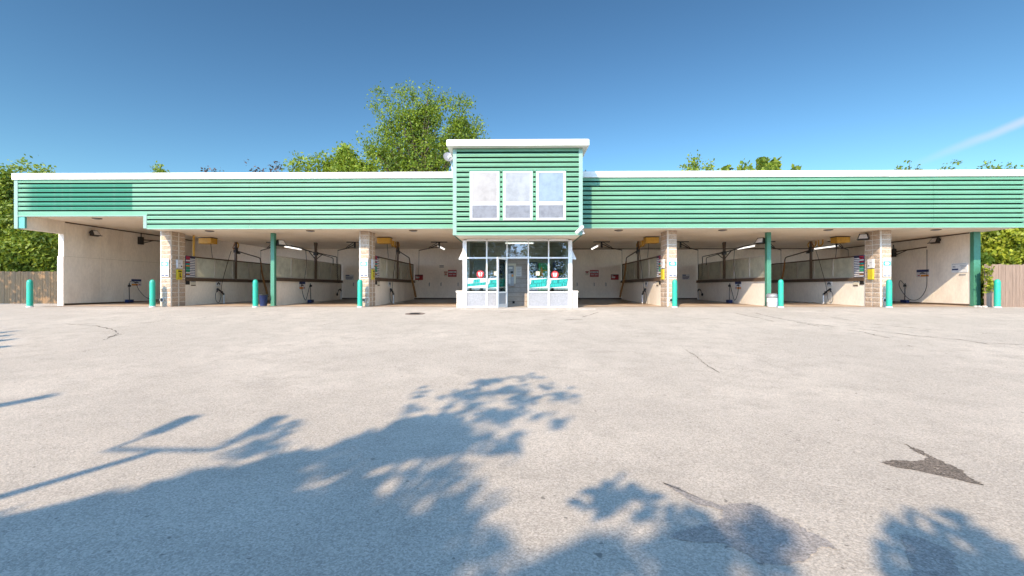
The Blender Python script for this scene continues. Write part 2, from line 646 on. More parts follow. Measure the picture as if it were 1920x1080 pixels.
def text_verts(body, size, bold=.0, shear=0.0, depth=.002):
    cu = bpy.data.curves.new('lettering', 'FONT')
    cu.body = body
    cu.size = size
    cu.align_x = 'CENTER'
    cu.align_y = 'CENTER'
    cu.extrude = depth
    cu.offset = bold
    cu.shear = shear
    cu.space_line = .82
    cu.resolution_u = 3
    t = bpy.data.objects.new('lettering', cu)
    COL.objects.link(t)
    dg = bpy.context.evaluated_depsgraph_get()
    me = bpy.data.meshes.new_from_object(t.evaluated_get(dg))
    vs = [tuple(v.co) for v in me.vertices]
    fs = [list(p.vertices) for p in me.polygons]
    bpy.data.objects.remove(t)
    bpy.data.curves.remove(cu)
    bpy.data.meshes.remove(me)
    return vs, fs


def put_text(mb, body, size, center, m, bold=0.0, shear=0.0, tilt=0.0, sx=1.0, facing='-y'):
    vs, fs = text_verts(body, size, bold, shear)
    out = []
    for (x, y, z) in vs:
        x *= sx
        c, s = math.cos(tilt), math.sin(tilt)
        x, y = x * c - y * s, x * s + y * c
        if facing == '-y':
            q = (center[0] + x, center[1] - z, center[2] + y)
        elif facing == '+x':
            q = (center[0] + z, center[1] + x, center[2] + y)
        else:
            q = (center[0] - z, center[1] - x, center[2] + y)
        out.append(q)
    mb.add(out, fs, m)


BLOCK = {'A': '01110 11011 11011 11111 11011 11011 11011', 'I': '01110 01110 01110 01110 01110 01110 01110', 'R': '11110 11011 11011 11110 11110 11011 11011',
         'F': '11111 11000 11000 11110 11000 11000 11000', 'E': '11111 11000 11000 11110 11000 11000 11111', 'S': '01111 11000 11000 01110 00011 00011 11110',
         'H': '11011 11011 11011 11111 11011 11011 11011', 'N': '11011 11011 11111 11111 11111 11011 11011', 'C': '01111 11000 11000 11000 11000 11000 01111',
         'G': '01111 11000 11000 11011 11001 11001 01111', 'M': '10001 11011 11111 11111 10101 10101 10101', 'W': '10101 10101 10101 11111 11111 11011 01010',
         'P': '11110 11011 11011 11110 11000 11000 11000', 'O': '01110 11011 11011 11011 11011 11011 01110', 'D': '11110 11011 11011 11011 11011 11011 11110',
         'U': '11011 11011 11011 11011 11011 11011 01110', '_': '11111 ' * 7, 'T': '11111 01110 01110 01110 01110 01110 01110', ' ': '00000 ' * 7}


def put_block(mb, body, h, w, center, m, shear=.22, tilt=0.0):
    """heavy sign lettering cut from strips: h tall, w wide over all, leaning and climbing"""
    n = len(body)
    cw = w / (n * 5 + (n - 1))
    ch = h / 7
    c, s_ = math.cos(tilt), math.sin(tilt)
    for i, letter in enumerate(body):
        rows = BLOCK[letter].split()
        for j, row in enumerate(rows):
            k = 0
            while k < 5:
                if row[k] == '1':
                    e = k
                    while e < 5 and row[e] == '1':
                        e += 1
                    z0, z1 = h / 2 - (j + 1) * ch, h / 2 - j * ch
                    q = []
                    for (a, b) in ((i * 6 + k, z0), (i * 6 + e, z0), (i * 6 + e, z1), (i * 6 + k, z1)):
                        x = a * cw - w / 2 + b * shear
                        q.append((center[0] + x * c - b * s_, center[1], center[2] + x * s_ + b * c))
                    mb.add(q, [(0, 1, 2, 3)], m)
                    k = e
                else:
                    k += 1


# ------------------------------------------------------------------ ground
g = MB()
ys = [-400, -60, -20, -6, 0, 2, 3, 4, 5, 6, 7, 8, 9, 10, 11, 12, 13, 14, 15, 15.8, 16.6, 17.3, 18.2, 19.2, 24, 30, 60, 120, 400]
xs = [-400, -100, -40, -20, -10, -4, 0, 4, 10, 20, 40, 100, 400]
vs = [(x, y, zg(y)) for y in ys for x in xs]
nx = len(xs)
fs = [(j * nx + i, j * nx + i + 1, (j + 1) * nx + i + 1, (j + 1) * nx + i) for j in range(len(ys) - 1) for i in range(nx - 1)]
g.add(vs, fs, 'asphalt')
struct(g.build('asphalt_ground'))


def sheet(name, pts, m, lift, jit=0.0, sub=1):
    """a thin sheet that follows the ground, outlined by ground points"""
    P = []
    for i, a in enumerate(pts):
        b = pts[(i + 1) % len(pts)]
        for k in range(sub):
            t = k / sub
            x, y = a[0] + (b[0] - a[0]) * t, a[1] + (b[1] - a[1]) * t
            P.append((x + random.uniform(-jit, jit), y + random.uniform(-jit, jit)))
    mb = MB()
    mb.add([(x, y, zg(y) + lift) for x, y in P], [list(range(len(P)))], m)
    return struct(mb.build(name))


def zpix(pts, sc_, ox, oy):
    return [tuple(on_ground(ox + x / sc_, oy + y / sc_)[:2]) for x, y in pts]


sheet('tar_patch', zpix([(1385, 462), (1450, 490), (1500, 517), (1570, 550), (1640, 580), (1690, 622), (1742, 650), (1680, 637), (1600, 610), (1540, 585),
                         (1440, 577), (1360, 572), (1320, 560), (1272, 546), (1350, 535), (1420, 541), (1475, 537), (1488, 522), (1440, 500)], 2.4, 1120, 640),
      'patch_dark', .004, .016, 9)
sheet('asphalt_patch', zpix([(295, 637), (360, 655), (450, 700), (560, 742), (650, 728), (720, 740), (780, 770), (880, 810), (950, 860), (1030, 890), (1072, 935),
                             (1000, 925), (940, 985), (850, 1010), (740, 1005), (680, 965), (620, 930), (540, 905), (440, 905), (300, 880), (400, 850), (560, 800), (565, 760), (450, 735)], 2.4, 1120, 640),
      'patch_smooth', .004, .012, 7)
sheet('asphalt_patch', zpix([(1360, 868), (1450, 885), (1560, 930), (1615, 962), (1600, 1000), (1640, 1060), (1560, 1150), (1440, 1120), (1400, 980)], 2.4, 1120, 640),
      'patch_smooth', .004, .012, 7)


def crack(px, w=.014, sub=7):
    w *= .7
    pts = []
    G = [on_ground(*p) for p in px]
    for a, b in zip(G, G[1:]):
        for k in range(sub):
            pts.append(a.lerp(b, k / sub))
    pts.append(G[-1])
    mb = MB()
    L_, R_ = [], []
    for i, p in enumerate(pts):
        t = (pts[min(i + 1, len(pts) - 1)] - pts[max(i - 1, 0)])
        nrm = Vector((-t.y, t.x, 0)).normalized()
        jit = nrm * random.uniform(-.025, .025)
        ww = w * random.uniform(.15, 1.3)
        if i in (0, len(pts) - 1): ww = .001
        for lst, s in ((L_, 1), (R_, -1)):
            q = p + jit + nrm * ww * s
            lst.append((q.x, q.y, zg(q.y) + .004))
    n = len(pts)
    mb.add(L_ + R_, [(i, i + 1, n + i + 1, n + i) for i in range(n - 1)], 'crack')
    struct(mb.build('pavement_crack'))


for px, w in [([(1377, 587), (1400, 592), (1425, 597), (1452, 603)], .03), ([(1412, 586), (1440, 593), (1480, 601), (1520, 607), (1570, 613)], .028),
              ([(1490, 604), (1515, 608), (1536, 612)], .03), ([(1580, 618), (1620, 623), (1650, 631), (1672, 634)], .032),
              ([(1595, 614), (1640, 620), (1720, 630), (1800, 637), (1858, 646)], .03), ([(1630, 607), (1680, 612), (1730, 617), (1770, 620)], .025),
              ([(1840, 625), (1852, 626)], .03), ([(1700, 648), (1712, 650)], .03), ([(1860, 643), (1920, 647)], .02),
              ([(1284, 655), (1305, 668), (1320, 682), (1350, 700)], .012),
              ([(120, 607), (180, 611), (212, 618), (222, 626), (205, 633), (193, 638)], .022), ([(200, 632), (228, 627)], .03), ([(155, 660), (170, 656)], .02),
              ([(262, 606), (282, 605), (310, 600)], .022), ([(370, 598), (400, 592), (432, 588)], .02), ([(1014, 600), (1034, 600)], .03), ([(1056, 601), (1075, 599), (1094, 600)], .045),
              ([(1090, 595), (1108, 590), (1122, 585)], .03), ([(936, 586), (955, 585), (972, 586)], .03), ([(605, 609), (620, 607)], .02), ([(1545, 592), (1600, 602), (1650, 610)], .012)]:
    crack(px, w)

# bay floor: one poured slab, rising a little to the back
def zfl(y):
    return .012 + max(0, (y - 19.3)) * .0125
fl = MB()
ysf = [18.45, 19.3, 21, 23, 25, 27.05]
vs = [(x, y, zfl(y)) for y in ysf for x in (-20.25, 19.6)]
fl.add(vs, [(2 * j, 2 * j + 1, 2 * j + 3, 2 * j + 2) for j in range(len(ysf) - 1)], 'floor')
struct(fl.build('bay_floor'))
wk = MB()
for i in range(5):
    wk.box(-2.9 + i * 1.17, -2.9 + i * 1.17 + 1.155, 16.75, 17.62, -.03, .012, 'apron')
wk.box(-2.2, 2.14, 17.64, 19.3, -.03, .016, 'apron')
struct(wk.build('walkway'))

# ------------------------------------------------------------------ building
YF, YP, YW, YB = 17.6, 18.5, 19.3, 27.0
ZE, ZT, ZC1 = 3.19, 5.16, 3.73
XL, XR = -20.36, 19.93
TX0, TX1, TY = -2.43, 2.38, 16.4
XSTEP = -15.08
B = thing('car_wash_building', 'long mint green self serve car wash with eight open bays and a raised central entrance', 'building', (0, 17.6, 0))
B0 = Vector(B.location)


def part(mb, name, parent=B, smooth=False, label=None):
    """geometry given in world metres, hung under its thing"""
    o = mb.build(name, parent, smooth=smooth)
    base = Vector((0, 0, 0))
    p = parent
    while p is not None:
        base += p.location
        p = p.parent
    o.location = -base
    if label:
        o['label'] = label
    return o


def siding(mb, x0, x1, ztop, zbot, y, m, pitch=.183, dep=.13, top_gap=.0):
    """ribbed sheet: flat band, deep groove below it"""
    zs, ysd = [], []
    z = ztop - top_gap
    prof = [(z, 0)]
    while z - pitch > zbot + .02:
        prof += [(z - .024, .004), (z - .060, -.008), (z - .096, .004), (z - .1215, -.004), (z - .122, dep), (z - pitch + .003, dep), (z - pitch, 0)]
        z -= pitch
    prof.append((zbot, 0))
    n = len(prof)
    k = max(1, round((x1 - x0) / 3.6))
    for j in range(k):
        a, b = x0 + (x1 - x0) * j / k + (.002 if j else 0), x0 + (x1 - x0) * (j + 1) / k - (.002 if j < k - 1 else 0)
        dy = random.uniform(-.004, .004)
        vs = [(a, y + d + dy, zz) for zz, d in prof] + [(b, y + d + dy, zz) for zz, d in prof]
        fs = [(i, i + 1, n + i + 1, n + i) for i in range(n - 1)]
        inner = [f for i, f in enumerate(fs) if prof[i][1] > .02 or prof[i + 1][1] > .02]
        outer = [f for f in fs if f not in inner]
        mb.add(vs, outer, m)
        mb.add(vs, inner, 'shade_dark')


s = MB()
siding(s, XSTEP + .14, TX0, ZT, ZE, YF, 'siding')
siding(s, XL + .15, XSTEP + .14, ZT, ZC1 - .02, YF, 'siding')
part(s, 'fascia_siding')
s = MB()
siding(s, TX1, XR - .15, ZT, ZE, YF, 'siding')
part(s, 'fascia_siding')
t = MB()
t.box(XL, XL + .15, YF - .012, YF + .1, ZE, ZT, 'trim_mint')
t.box(XSTEP, XSTEP + .14, YF - .012, YF + .1, ZE - .002, ZC1 - .01, 'trim_mint')
t.box(XR - .15, XR, YF - .012, YF + .1, ZE, ZT, 'trim_mint')
t.box(XL + .15, XL + .40, YF + .02, YF + .1, ZE + .02, ZC1 - .03, 'teal_trim')
for x0, x1, z in ((XSTEP + .14, TX0, ZE), (TX1, XR - .15, ZE), (XL + .15, XSTEP, ZC1 - .02)):
    t.box(x0, x1, YF - .014, YF + .06, z - .035, z - .002, 'trim_mint')
part(t, 'corner_trim')
for (x0, x1, seams) in ((XL - .04, TX0 + .02, (-18.1, -5.0, -9.2)), (TX1 - .02, XR + .36, (9.0, 14.5))):
    c = MB()
    edges = [x0] + sorted(q for q in seams) + [x1]
    for a, b in zip(edges, edges[1:]):
        c.box(a + .003, b - .003, YF - .07, YF + .25, ZT + random.uniform(-.004, .004), ZT + .245 + random.uniform(-.004, .004), 'cap', .008)
    part(c, 'roof_cap')
r = MB()
r.box(XL + .02, XR - .02, YF + .26, YB + .3, ZT - .1, ZT + .1, 'lightgrey')
r.box(XL + .02, XL + .1, YF + .1, YB + .3, ZC1 + .05, ZT - .1, 'siding')
r.box(XR - .1, XR - .02, YF + .1, YB + .3, ZE + .05, ZT - .1, 'siding')
r.box(XL + .02, XR - .02, YB + .2, YB + .3, ZE + .1, ZT - .1, 'siding')
part(r, 'roof')
c = MB()
c.box(XSTEP + .02, XR - .01, YF + .062, YB - .01, ZE, ZE + .1, 'ceiling')
c.box(XL + .01, XSTEP + .02, YF + .11, YB - .01, ZC1, ZC1 + .1, 'ceiling')
c.box(XSTEP + .02, XSTEP + .1, YF + .11, YB - .01, ZE + .1, ZC1, 'ceiling')
c.box(XL + .03, XL + .30, YF + .11, YW - .01, ZE, ZC1 - .002, 'wall')
part(c, 'ceiling')
w = MB()
w.box(XL + .02, XL + .26, YW, YB + .1, 2.2, ZC1 - .003, 'wall')
w.box(XL - .01, XL + .25, YW - .02, YB + .1, 0, 2.197, 'wall')
part(w, 'side_wall')
w = MB()
w.box(19.45, 19.70, YW + .02, YB + .1, 0, ZE - .003, 'wall')
part(w, 'side_wall')
w = MB()
w.box(XL + .25, 19.45, YB, YB + .2, 0, ZE + .6, 'wall')
w.box(XL + .25, 19.45, YB - .012, YB - .002, .1, .19, 'ledge')
for x in (-8.2, -2.0, 2.0, 8.1):
    w.box(x - .01, x + .01, YB - .006, YB - .002, .2, ZE, 'ceiling')
part(w, 'back_wall')
sm_, sn_ = MB(), MB()
for yy in (21.0, 22.2, 23.4, 24.6, 25.8):
    sn_.box(19.444, 19.449, yy, yy + .012, .02, ZE - .02, 'ceiling')
    sm_.box(XL + .261, XL + .266, yy, yy + .012, .02, ZC1 - .02, 'ceiling')
sm_.box(XL + .261, XL + .267, YW + .02, YB, 2.19, 2.205, 'cream')
sm_.box(XL + .261, XL + .267, YW + .02, YB, 0.02, .10, 'ledge')
sn_.box(19.443, 19.449, YW + .05, YB, 0.02, .10, 'ledge')
part(sm_, 'wall_joint')
part(sn_, 'wall_joint')
for bx in ((XL + .262, XL + .30, YW + .05, YB - .02, ZC1 - .05, ZC1 - .006), (19.405, 19.443, YW + .05, YB - .02, ZE - .05, ZE - .006), (-2.6 + 5.4, 19.40, YB - .05, YB - .014, ZE - .05, ZE - .006)):
    part(MB().box(*bx, 'ledge'), 'ceiling_conduit')

# partitions (face towards the middle of the building, thickness away from it)
PART = [(-14.72, 1, True), (-10.70, 1, False), (-6.30, 1, True), (6.22, -1, True), (10.74, -1, False), (14.97, -1, True)]
for X0, sgn, menu in PART:
    a = MB()
    xa, xb = X0, X0 - sgn * .16
    YE = 26.72
    a.box(xa, xb, YW + .03, YE, 0, 1.18, 'wall')
    pw = part(a, 'partition_wall')
    ld = MB()
    ld.box(xa + sgn * .05, xb - sgn * .05, YW + .04, YE + .02, 1.183, 1.25, 'ledge')
    ld.box(xa + sgn * .02, xa + sgn * .06, YW + .04, YE + .02, 1.10, 1.18, 'ledge')
    part(ld, 'ledge', pw)
    y0 = YW + .70 if menu else YW + .05
    n = 5
    fr = MB()
    step = (YE - y0) / n
    xm = X0 - sgn * .08
    fr.box(xm - .04, xm + .04, y0, YE, 1.252, 1.30, 'alu')
    fr.box(xm - .04, xm + .04, y0, YE, 2.17, 2.23, 'ledge' if menu else 'alu')
    for k in range(n + 1):
        yy = y0 + k * step
        wd = .07 if k in (0, n) else .035
        fr.box(xm - .038, xm + .038, yy - wd if k == n else yy, yy if k == n else yy + wd * 2, 1.302, 2.168, 'ledge' if k == n else 'alu')
    part(fr, 'window_frame', pw)
    for k in range(n):
        pn = MB()
        pn.box(xm - .004, xm + .004, y0 + k * step + .075, y0 + (k + 1) * step - .01, 1.303, 2.167, 'frost')
        part(pn, 'window_pane', pw)
    if menu:
        bd = MB()
        bd.box(xm - .03, xm + .03, YW + .04, y0 - .005, 1.252, 2.23, 'wall')
        part(bd, 'board', pw)


def block_pillar(x0, x1, y0, y1, z0, z1):
    """split-faced block: each course jitters outward between recessed joints"""
    mb = MB()
    rr = random.Random(int(x0 * 100))
    per = []
    nxs, nys = max(4, int((x1 - x0) / .05)), max(4, int((y1 - y0) / .05))
    for i in range(nxs): per.append((x0 + (x1 - x0) * i / nxs, y0, 0, -1, i / nxs))
    for i in range(nys): per.append((x1, y0 + (y1 - y0) * i / nys, 1, 0, i / nys * 2))
    for i in range(nxs): per.append((x1 - (x1 - x0) * i / nxs, y1, 0, 1, i / nxs))
    for i in range(nys): per.append((x0, y1 - (y1 - y0) * i / nys, -1, 0, i / nys * 2))
    rows = []
    z = z0
    while z < z1 - .01:
        zt = min(z + .2, z1)
        rows += [(z, 'j'), (z + .012, 'e'), (z + .06, 'b'), ((z + zt) / 2, 'b'), (zt - .05, 'b'), (zt - .012, 'e')]
        z = zt
    rows.append((z1, 'j'))
    vs = []
    off = [rr.uniform(-1, 1) for _ in per]
    for (zz, k) in rows:
        if k == 'j':
            off = [rr.uniform(0, 1) for _ in per]
        for q, (x, y, nx_, ny_, t) in enumerate(per):
            joint = abs((t % 1.0)) < .03
            d = 0.0 if (k == 'j' or joint) else .008 if k == 'e' else .012 + .022 * rr.random() * off[q]
            vs.append((x + nx_ * d, y + ny_ * d, zz))
    n = len(per)
    fb, fm = [], []
    for j in range(len(rows) - 1):
        for q in range(n):
            f = (j * n + q, j * n + (q + 1) % n, (j + 1) * n + (q + 1) % n, (j + 1) * n + q)
            isj = rows[j][1] == 'j' or rows[j + 1][1] == 'j' or abs(per[q][4] % 1.0) < .03
            (fm if isj else fb).append(f)
    mb.add(vs, fb, 'block')
    k = mb.mat('mortar')
    for f in fm:
        mb.f.append(list(f))
        mb.mi.append(k)
    return mb


PIL = [(-15.13, -14.69), (-6.68, -6.28), (6.19, 6.59), (14.95, 15.40)]
for x0, x1 in PIL:
    part(block_pillar(x0, x1, YP, YW + .02, 0.0, ZE - .004), 'block_pillar')
POSTS = [(-10.80, -10.63), (10.67, 10.85), (19.42, 19.70)]
for x0, x1 in POSTS:
    p = MB()
    p.box(x0, x1, YW - .16, YW + .015, 0, ZE - .004, 'post_mint', .012)
    p.box(x0 - .04, x1 + .04, YW - .20, YW + .02, 0, .035, 'dark_green')
    part(p, 'steel_post')

# central tower
s = MB()
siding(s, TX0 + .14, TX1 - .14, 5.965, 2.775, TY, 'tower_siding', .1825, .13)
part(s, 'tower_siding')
t = MB()
t.box(TX0, TX0 + .14, TY - .012, TY + .1, 2.75, 5.96, 'trim_mint')
t.box(TX1 - .14, TX1, TY - .012, TY + .1, 2.75, 5.96, 'trim_mint')
t.box(TX0 + .14, TX1 - .14, TY - .014, TY + .06, 2.74, 2.775, 'trim_mint')
for x in (TX0, TX1 - .05):
    t.box(x, x + .05, TY + .101, 20.2, 2.92, 5.96, 'tower_siding')
    t.box(x, x + .05, TY + .101, YW, 2.75, 2.915, 'dark_green')
t.box(TX0 + .05, TX1 - .05, 20.15, 20.2, 5.3, 5.96, 'tower_siding')
part(t, 'tower_trim')
t = MB()
t.box(TX0 + .06, TX1 - .06, TY + .07, YW - .1, 2.76, 2.85, 'ceiling')
part(t, 'tower_soffit')
t = MB()
a, b = at(837, 0, 16.1).x, at(1105, 0, 16.1).x
t.box(a, b, 16.1, 20.6, 5.975, 6.19, 'cap', .012)
t.box(a + .02, b - .02, 16.14, 20.55, 6.192, 6.215, 'lightgrey')
part(t, 'tower_roof')
WIN = [(881.5, 936), (943.5, 998), (1006, 1060)]
for k, (u0, u1) in enumerate(WIN):
    x0, x1 = at(u0, 0, TY).x, at(u1, 0, TY).x
    z1, z0 = at(0, 325, TY).z, at(0, 415, TY).z
    zm1, zm0 = at(0, 381, TY).z, at(0, 387.5, TY).z
    wn_ = MB()
    fy0, fy1 = TY - .035, TY + .06
    cw = .075
    wn_.box(x0 - .035, x1 + .035, TY - .012, TY + .075, z1, z1 + .045, 'dark_green')
    wn_.box(x0 - .035, x0, TY - .012, TY + .075, z0 - .02, z1, 'tower_siding')
    wn_.box(x1, x1 + .035, TY - .012, TY + .075, z0 - .02, z1, 'tower_siding')
    for (aa, bb, cc, dd) in ((x0, x0 + cw, z0, z1), (x1 - cw, x1, z0, z1), (x0 + cw, x1 - cw, z1 - cw * .8, z1), (x0 + cw, x1 - cw, z0, z0 + cw), (x0 + cw, x1 - cw, zm0, zm1)):
        wn_.box(aa, bb, fy0, fy1, cc, dd, 'white')
    wo_ = part(wn_, 'tower_window')
    pu = MB()
    pu.box(x0 + cw, x1 - cw, TY - .022, TY - .014, zm1, z1 - cw * .8, 'sheet%d' % k)
    part(pu, 'upper_pane', wo_)
    pl = MB()
    pl.box(x0 + cw, x1 - cw, TY - .022, TY - .014, z0 + cw, zm0, 'sheet_low')
    part(pl, 'lower_pane', wo_)

# shopfront
YS = 17.7
zt_, ztr1, ztr0, zs1, zs0 = 2.70, at(0, 483, YS).z, at(0, 485.6, YS).z, at(0, 546.5, YS).z, at(0, 549, YS).z
cols = [(867.5, 875), (911.3, 913.8), (949.6, 951.6), (989.6, 991.8), (1027.6, 1030), (1065.5, 1073)]
CX = [(at(a, 0, YS).x, at(b, 0, YS).x) for a, b in cols]
sf = MB()
for i, (a, b) in enumerate(CX):
    sf.box(a, b, YS, YS + .11, .0, zt_, 'white', .004)
for i in range(5):
    a, b = CX[i][1], CX[i + 1][0]
    sf.box(a, b, YS + .01, YS + .1, ztr0, ztr1, 'white')
    sf.box(a, b, YS + .01, YS + .1, zt_ - .03, zt_ + .05, 'white')
    if i != 2:
        sf.box(a, b, YS + .01, YS + .1, zs0, zs1, 'white')
        sf.box(a, b, YS + .012, YS + .1, .0, .06, 'white')
part(sf, 'shopfront_frame')
for i in range(5):
    a, b = CX[i][1], CX[i + 1][0]
    q = MB()
    q.box(a, b, YS + .05, YS + .056, ztr1, zt_ - .03, 'glass')
    part(q, 'shop_pane')
    if i != 2:
        q = MB()
        q.box(a, b, YS + .05, YS + .056, zs1, ztr0, 'glass')
        part(q, 'shop_pane')
        q = MB()
        q.box(a, b, YS + .04, YS + .06, .06, zs0, 'panel')
        q.box(a, a + .012, YS + .03, YS + .039, .06, zs0, 'grey')
        part(q, 'lower_panel')
# vestibule behind the glass
v_ = MB()
v_.box(-2.2, -1.95, YS + .12, YW, 0, 2.74, 'block_dark')
v_.box(1.9, 2.14, YS + .12, YW, 0, 2.74, 'block_dark')
v_.box(-2.2, 2.14, YW, YW + .2, 0, 3.1, 'block_dark')
for k in range(13):
    v_.box(-1.95, 1.9, YW - .006, YW - .002, .2 + k * .2, .208 + k * .2, 'ledge')
v_.box(-2.2, 2.14, YW + .2, YB - .02, 0, 3.1, 'wall')
part(v_, 'office_wall')
pl = MB()
for (u0, u1) in ((856.5, 867), (1074, 1083)):
    x0, x1 = at(u0, 0, 17.75).x, at(u1, 0, 17.75).x
    pl.box(x0, x1, 17.72, YW - .05, 0, .60, 'wall')
    pl.box(x0 - .03, x1 + .02, 17.68, YW - .05, .602, .68, 'wall', .01)
    part(pl, 'cheek_wall')
    pl = MB()
# entrance door, swung out
hx, fx = CX[2][0] + .01, at(932.5, 0, 17.03).x
hv, fv = Vector((hx, YS - .02, 0)), Vector((fx, 17.03, 0))
ang = math.atan2(fv.y - hv.y, fv.x - hv.x)
dl = (fv - hv).length
dm = MB()
dz0, dz1 = .035, 1.985
dm.box(0, .06, -.02, .02, dz0, dz1, 'white')
dm.box(dl - .09, dl, -.022, .022, dz0, dz1, 'white', .004)
dm.box(.06, dl - .09, -.019, .019, dz1 - .07, dz1, 'white')
dm.box(.06, dl - .09, -.019, .019, zs0, zs1, 'white')
dm.box(.06, dl - .09, -.019, .019, dz0, dz0 + .13, 'lightgrey')
door = dm.build('glass_door', B)
door.location = hv - B0
door.rotation_euler = (0, 0, ang)
q = MB()
q.box(.06, dl - .09, -.004, .004, zs1, dz1 - .07, 'glass')
q.build('door_pane', door)
q = MB()
q.box(.06, dl - .09, -.006, .006, dz0 + .13, zs0, 'panel')
q.build('kick_panel', door)
q = MB()
q.tube([(.06, -.06, 1.0), (dl - .09, -.06, 1.0)], .014, 'grey')
q.tube([(.09, -.06, 1.0), (.09, -.01, 1.0)], .01, 'grey')
q.tube([(dl - .12, -.06, 1.0), (dl - .12, -.01, 1.0)], .01, 'grey')
q.build('door_handle', door, smooth=True)
# inner door to the back room
q = MB()
x0, x1 = at(884, 0, YW).x, at(911, 0, YW).x
q.box(x0, x1, YW - .03, YW - .008, 0.02, 2.0, 'grey')
for (aa, bb, cc, dd) in ((x0 - .1, x0 - .004, .02, 2.1), (x1 + .004, x1 + .1, .02, 2.1), (x0 - .004, x1 + .004, 2.004, 2.1)):
    q.box(aa, bb, YW - .06, YW - .008, cc, dd, 'cream')
part(q, 'inner_door')

# ------------------------------------------------------------------ bollards
bm_ = MB()
bm_.lathe([(.10, 0), (.10, .98), (.097, 1.04), (.084, 1.09), (.06, 1.12), (.03, 1.135), (.004, 1.14)], (0, 0, 0), 'bollard', 24)
BOL = [(56, 'turquoise bollard alone in front of the shaded wooden fence at the left end'),
       (286, 'turquoise bollard at the outer edge of the first block pillar from the left'),
       (479, 'turquoise bollard beside the dark blue trash can and green post'),
       (675, 'turquoise bollard in front of the slim second pillar left of the entrance'),
       (1265, 'turquoise bollard in front of the pillar just right of the entrance'),
       (1464, 'turquoise bollard beside the white trash barrel with a black lid'),
       (1667, 'turquoise bollard by the last block pillar, casting a shadow on it'),
       (1870, 'turquoise bollard casting a shadow on the sunlit fence at the right end')]
proto = None
for u, lab in BOL:
    p = at(u, 573, 18.08)
    loc = (p.x, p.y, zg(18.08))
    if proto is None:
        proto = thing('bollard', lab, 'bollard', loc, 'turquoise bollards in front of the bays')
        bm_.build('sleeve', proto, smooth=True)
        bs = MB()
        bs.lathe([(.118, -.01), (.118, .03), (.103, .045)], (0, 0, 0), 'lightgrey', 24)
        bs.build('collar', proto, smooth=True)
    else:
        copy_tree(proto, loc, lab)

# ------------------------------------------------------------------ pillar signs, coin boxes, drain outlets
PW = ['first block pillar from the left', 'second block pillar from the left', 'third block pillar from the left', 'last block pillar on the right']
for k, (x0, x1) in enumerate(PIL):
    cx = (x0 + x1) / 2 + .01
    zb, ztop = 1.27, 2.03
    s_ = thing('bay_sign', 'white sign with coloured emblem on the ' + PW[k], 'sign', (cx, YP - .055, zb), 'blue and white signs on the pillars')
    hw = .165
    q = MB()
    q.box(-hw, hw, .0, .012, 0, ztop - zb, 'white')
    q.build('board', s_)
    q = MB()
    q.box(-hw + .015, hw - .015, -.004, -.001, .44, .62, 'skyblue' if k < 2 else 'teal')
    q.prism([(.10 * math.cos(a * math.pi / 8), .53 + .055 * math.sin(a * math.pi / 8)) for a in range(16)], -.008, -.005, 'white', 'xz')
    q.build('emblem', s_)
    q = MB()
    q.box(-hw + .02, -.01, -.004, -.001, .03, .075, 'navy')
    q.box(.02, hw - .02, -.004, -.001, .03, .075, 'navy')
    for j in range(5):
        q.box(-hw + .03 + random.uniform(0, .05), hw - .03 - random.uniform(0, .08), -.004, -.001, .12 + j * .05, .135 + j * .05, ('lightgrey', 'orange', 'lightgrey', 'redbright', 'lightgrey')[j])
    q.build('print', s_)
    sg = 1 if k < 2 else -1
    fxx = x1 + .045 if sg > 0 else x0 - .045
    yc = 18.92
    c_ = thing('coin_box', 'white and yellow coin box on the ' + PW[k], 'coin box', (fxx, yc, 1.15), 'coin boxes on the pillars')
    q = MB()
    q.box(-.04, .04, -.15, .15, .48, .86, 'lightgrey', .012)
    q.build('case', c_)
    q = MB()
    q.lathe([(.03, 0), (.03, .012), (.02, .016)], (sg * .041, .07, .58), 'black', 12, 'x')
    q.build('coin_lock', c_, smooth=True)
    q = MB()
    q.box(sg * .041, sg * .047, -.09, .02, .70, .715, 'black')
    q.build('coin_slot', c_)
    q = MB()
    q.box(-.04, .03, -.14, .14, 0, .44, 'lemon', .008)
    q.box(sg * .031, sg * .035, -.09, .09, .33, .38, 'black')
    q.box(sg * .031, sg * .035, -.02, .03, .10, .28, 'black')
    q.box(sg * .031, sg * .035, .031, .08, .10, .14, 'black')
    q.build('label_plate', c_)
    d_ = thing('wall_outlet', 'round dark pipe outlet low on the ' + PW[k], 'pipe outlet', (x0 + (.10 if k < 1 else .2) if sg > 0 else x0 + .16, YP - .03, .29), 'pipe outlets low on the pillars')
    q = MB()
    q.lathe([(.075, .03), (.085, -.03), (.07, -.035), (.066, .0)], (0, 0, 0), 'lightgrey', 18, 'y')
    q.build('ring', d_, smooth=True)
    q = MB()
    q.lathe([(.064, .0), (.064, -.015)], (0, 0, 0), 'black', 18, 'y')
    q.build('cover', d_, smooth=True)

# ------------------------------------------------------------------ bay equipment
BAYW = {-14.72: ('second bay from the left', 'first block pillar'), -6.30: ('bay just left of the entrance', 'second block pillar'),
        6.22: ('bay just right of the entrance', 'third block pillar'), 14.97: ('second bay from the right', 'last block pillar'),
        -10.70: ('third bay from the left', 'left green post'), 10.74: ('third bay from the right', 'middle green post')}


def arc(a, b, sag, n=10):
    a, b = Vector(a), Vector(b)
    return [a.lerp(b, t / n) + Vector((0, 0, -sag * 4 * (t / n) * (1 - t / n))) for t in range(n + 1)]


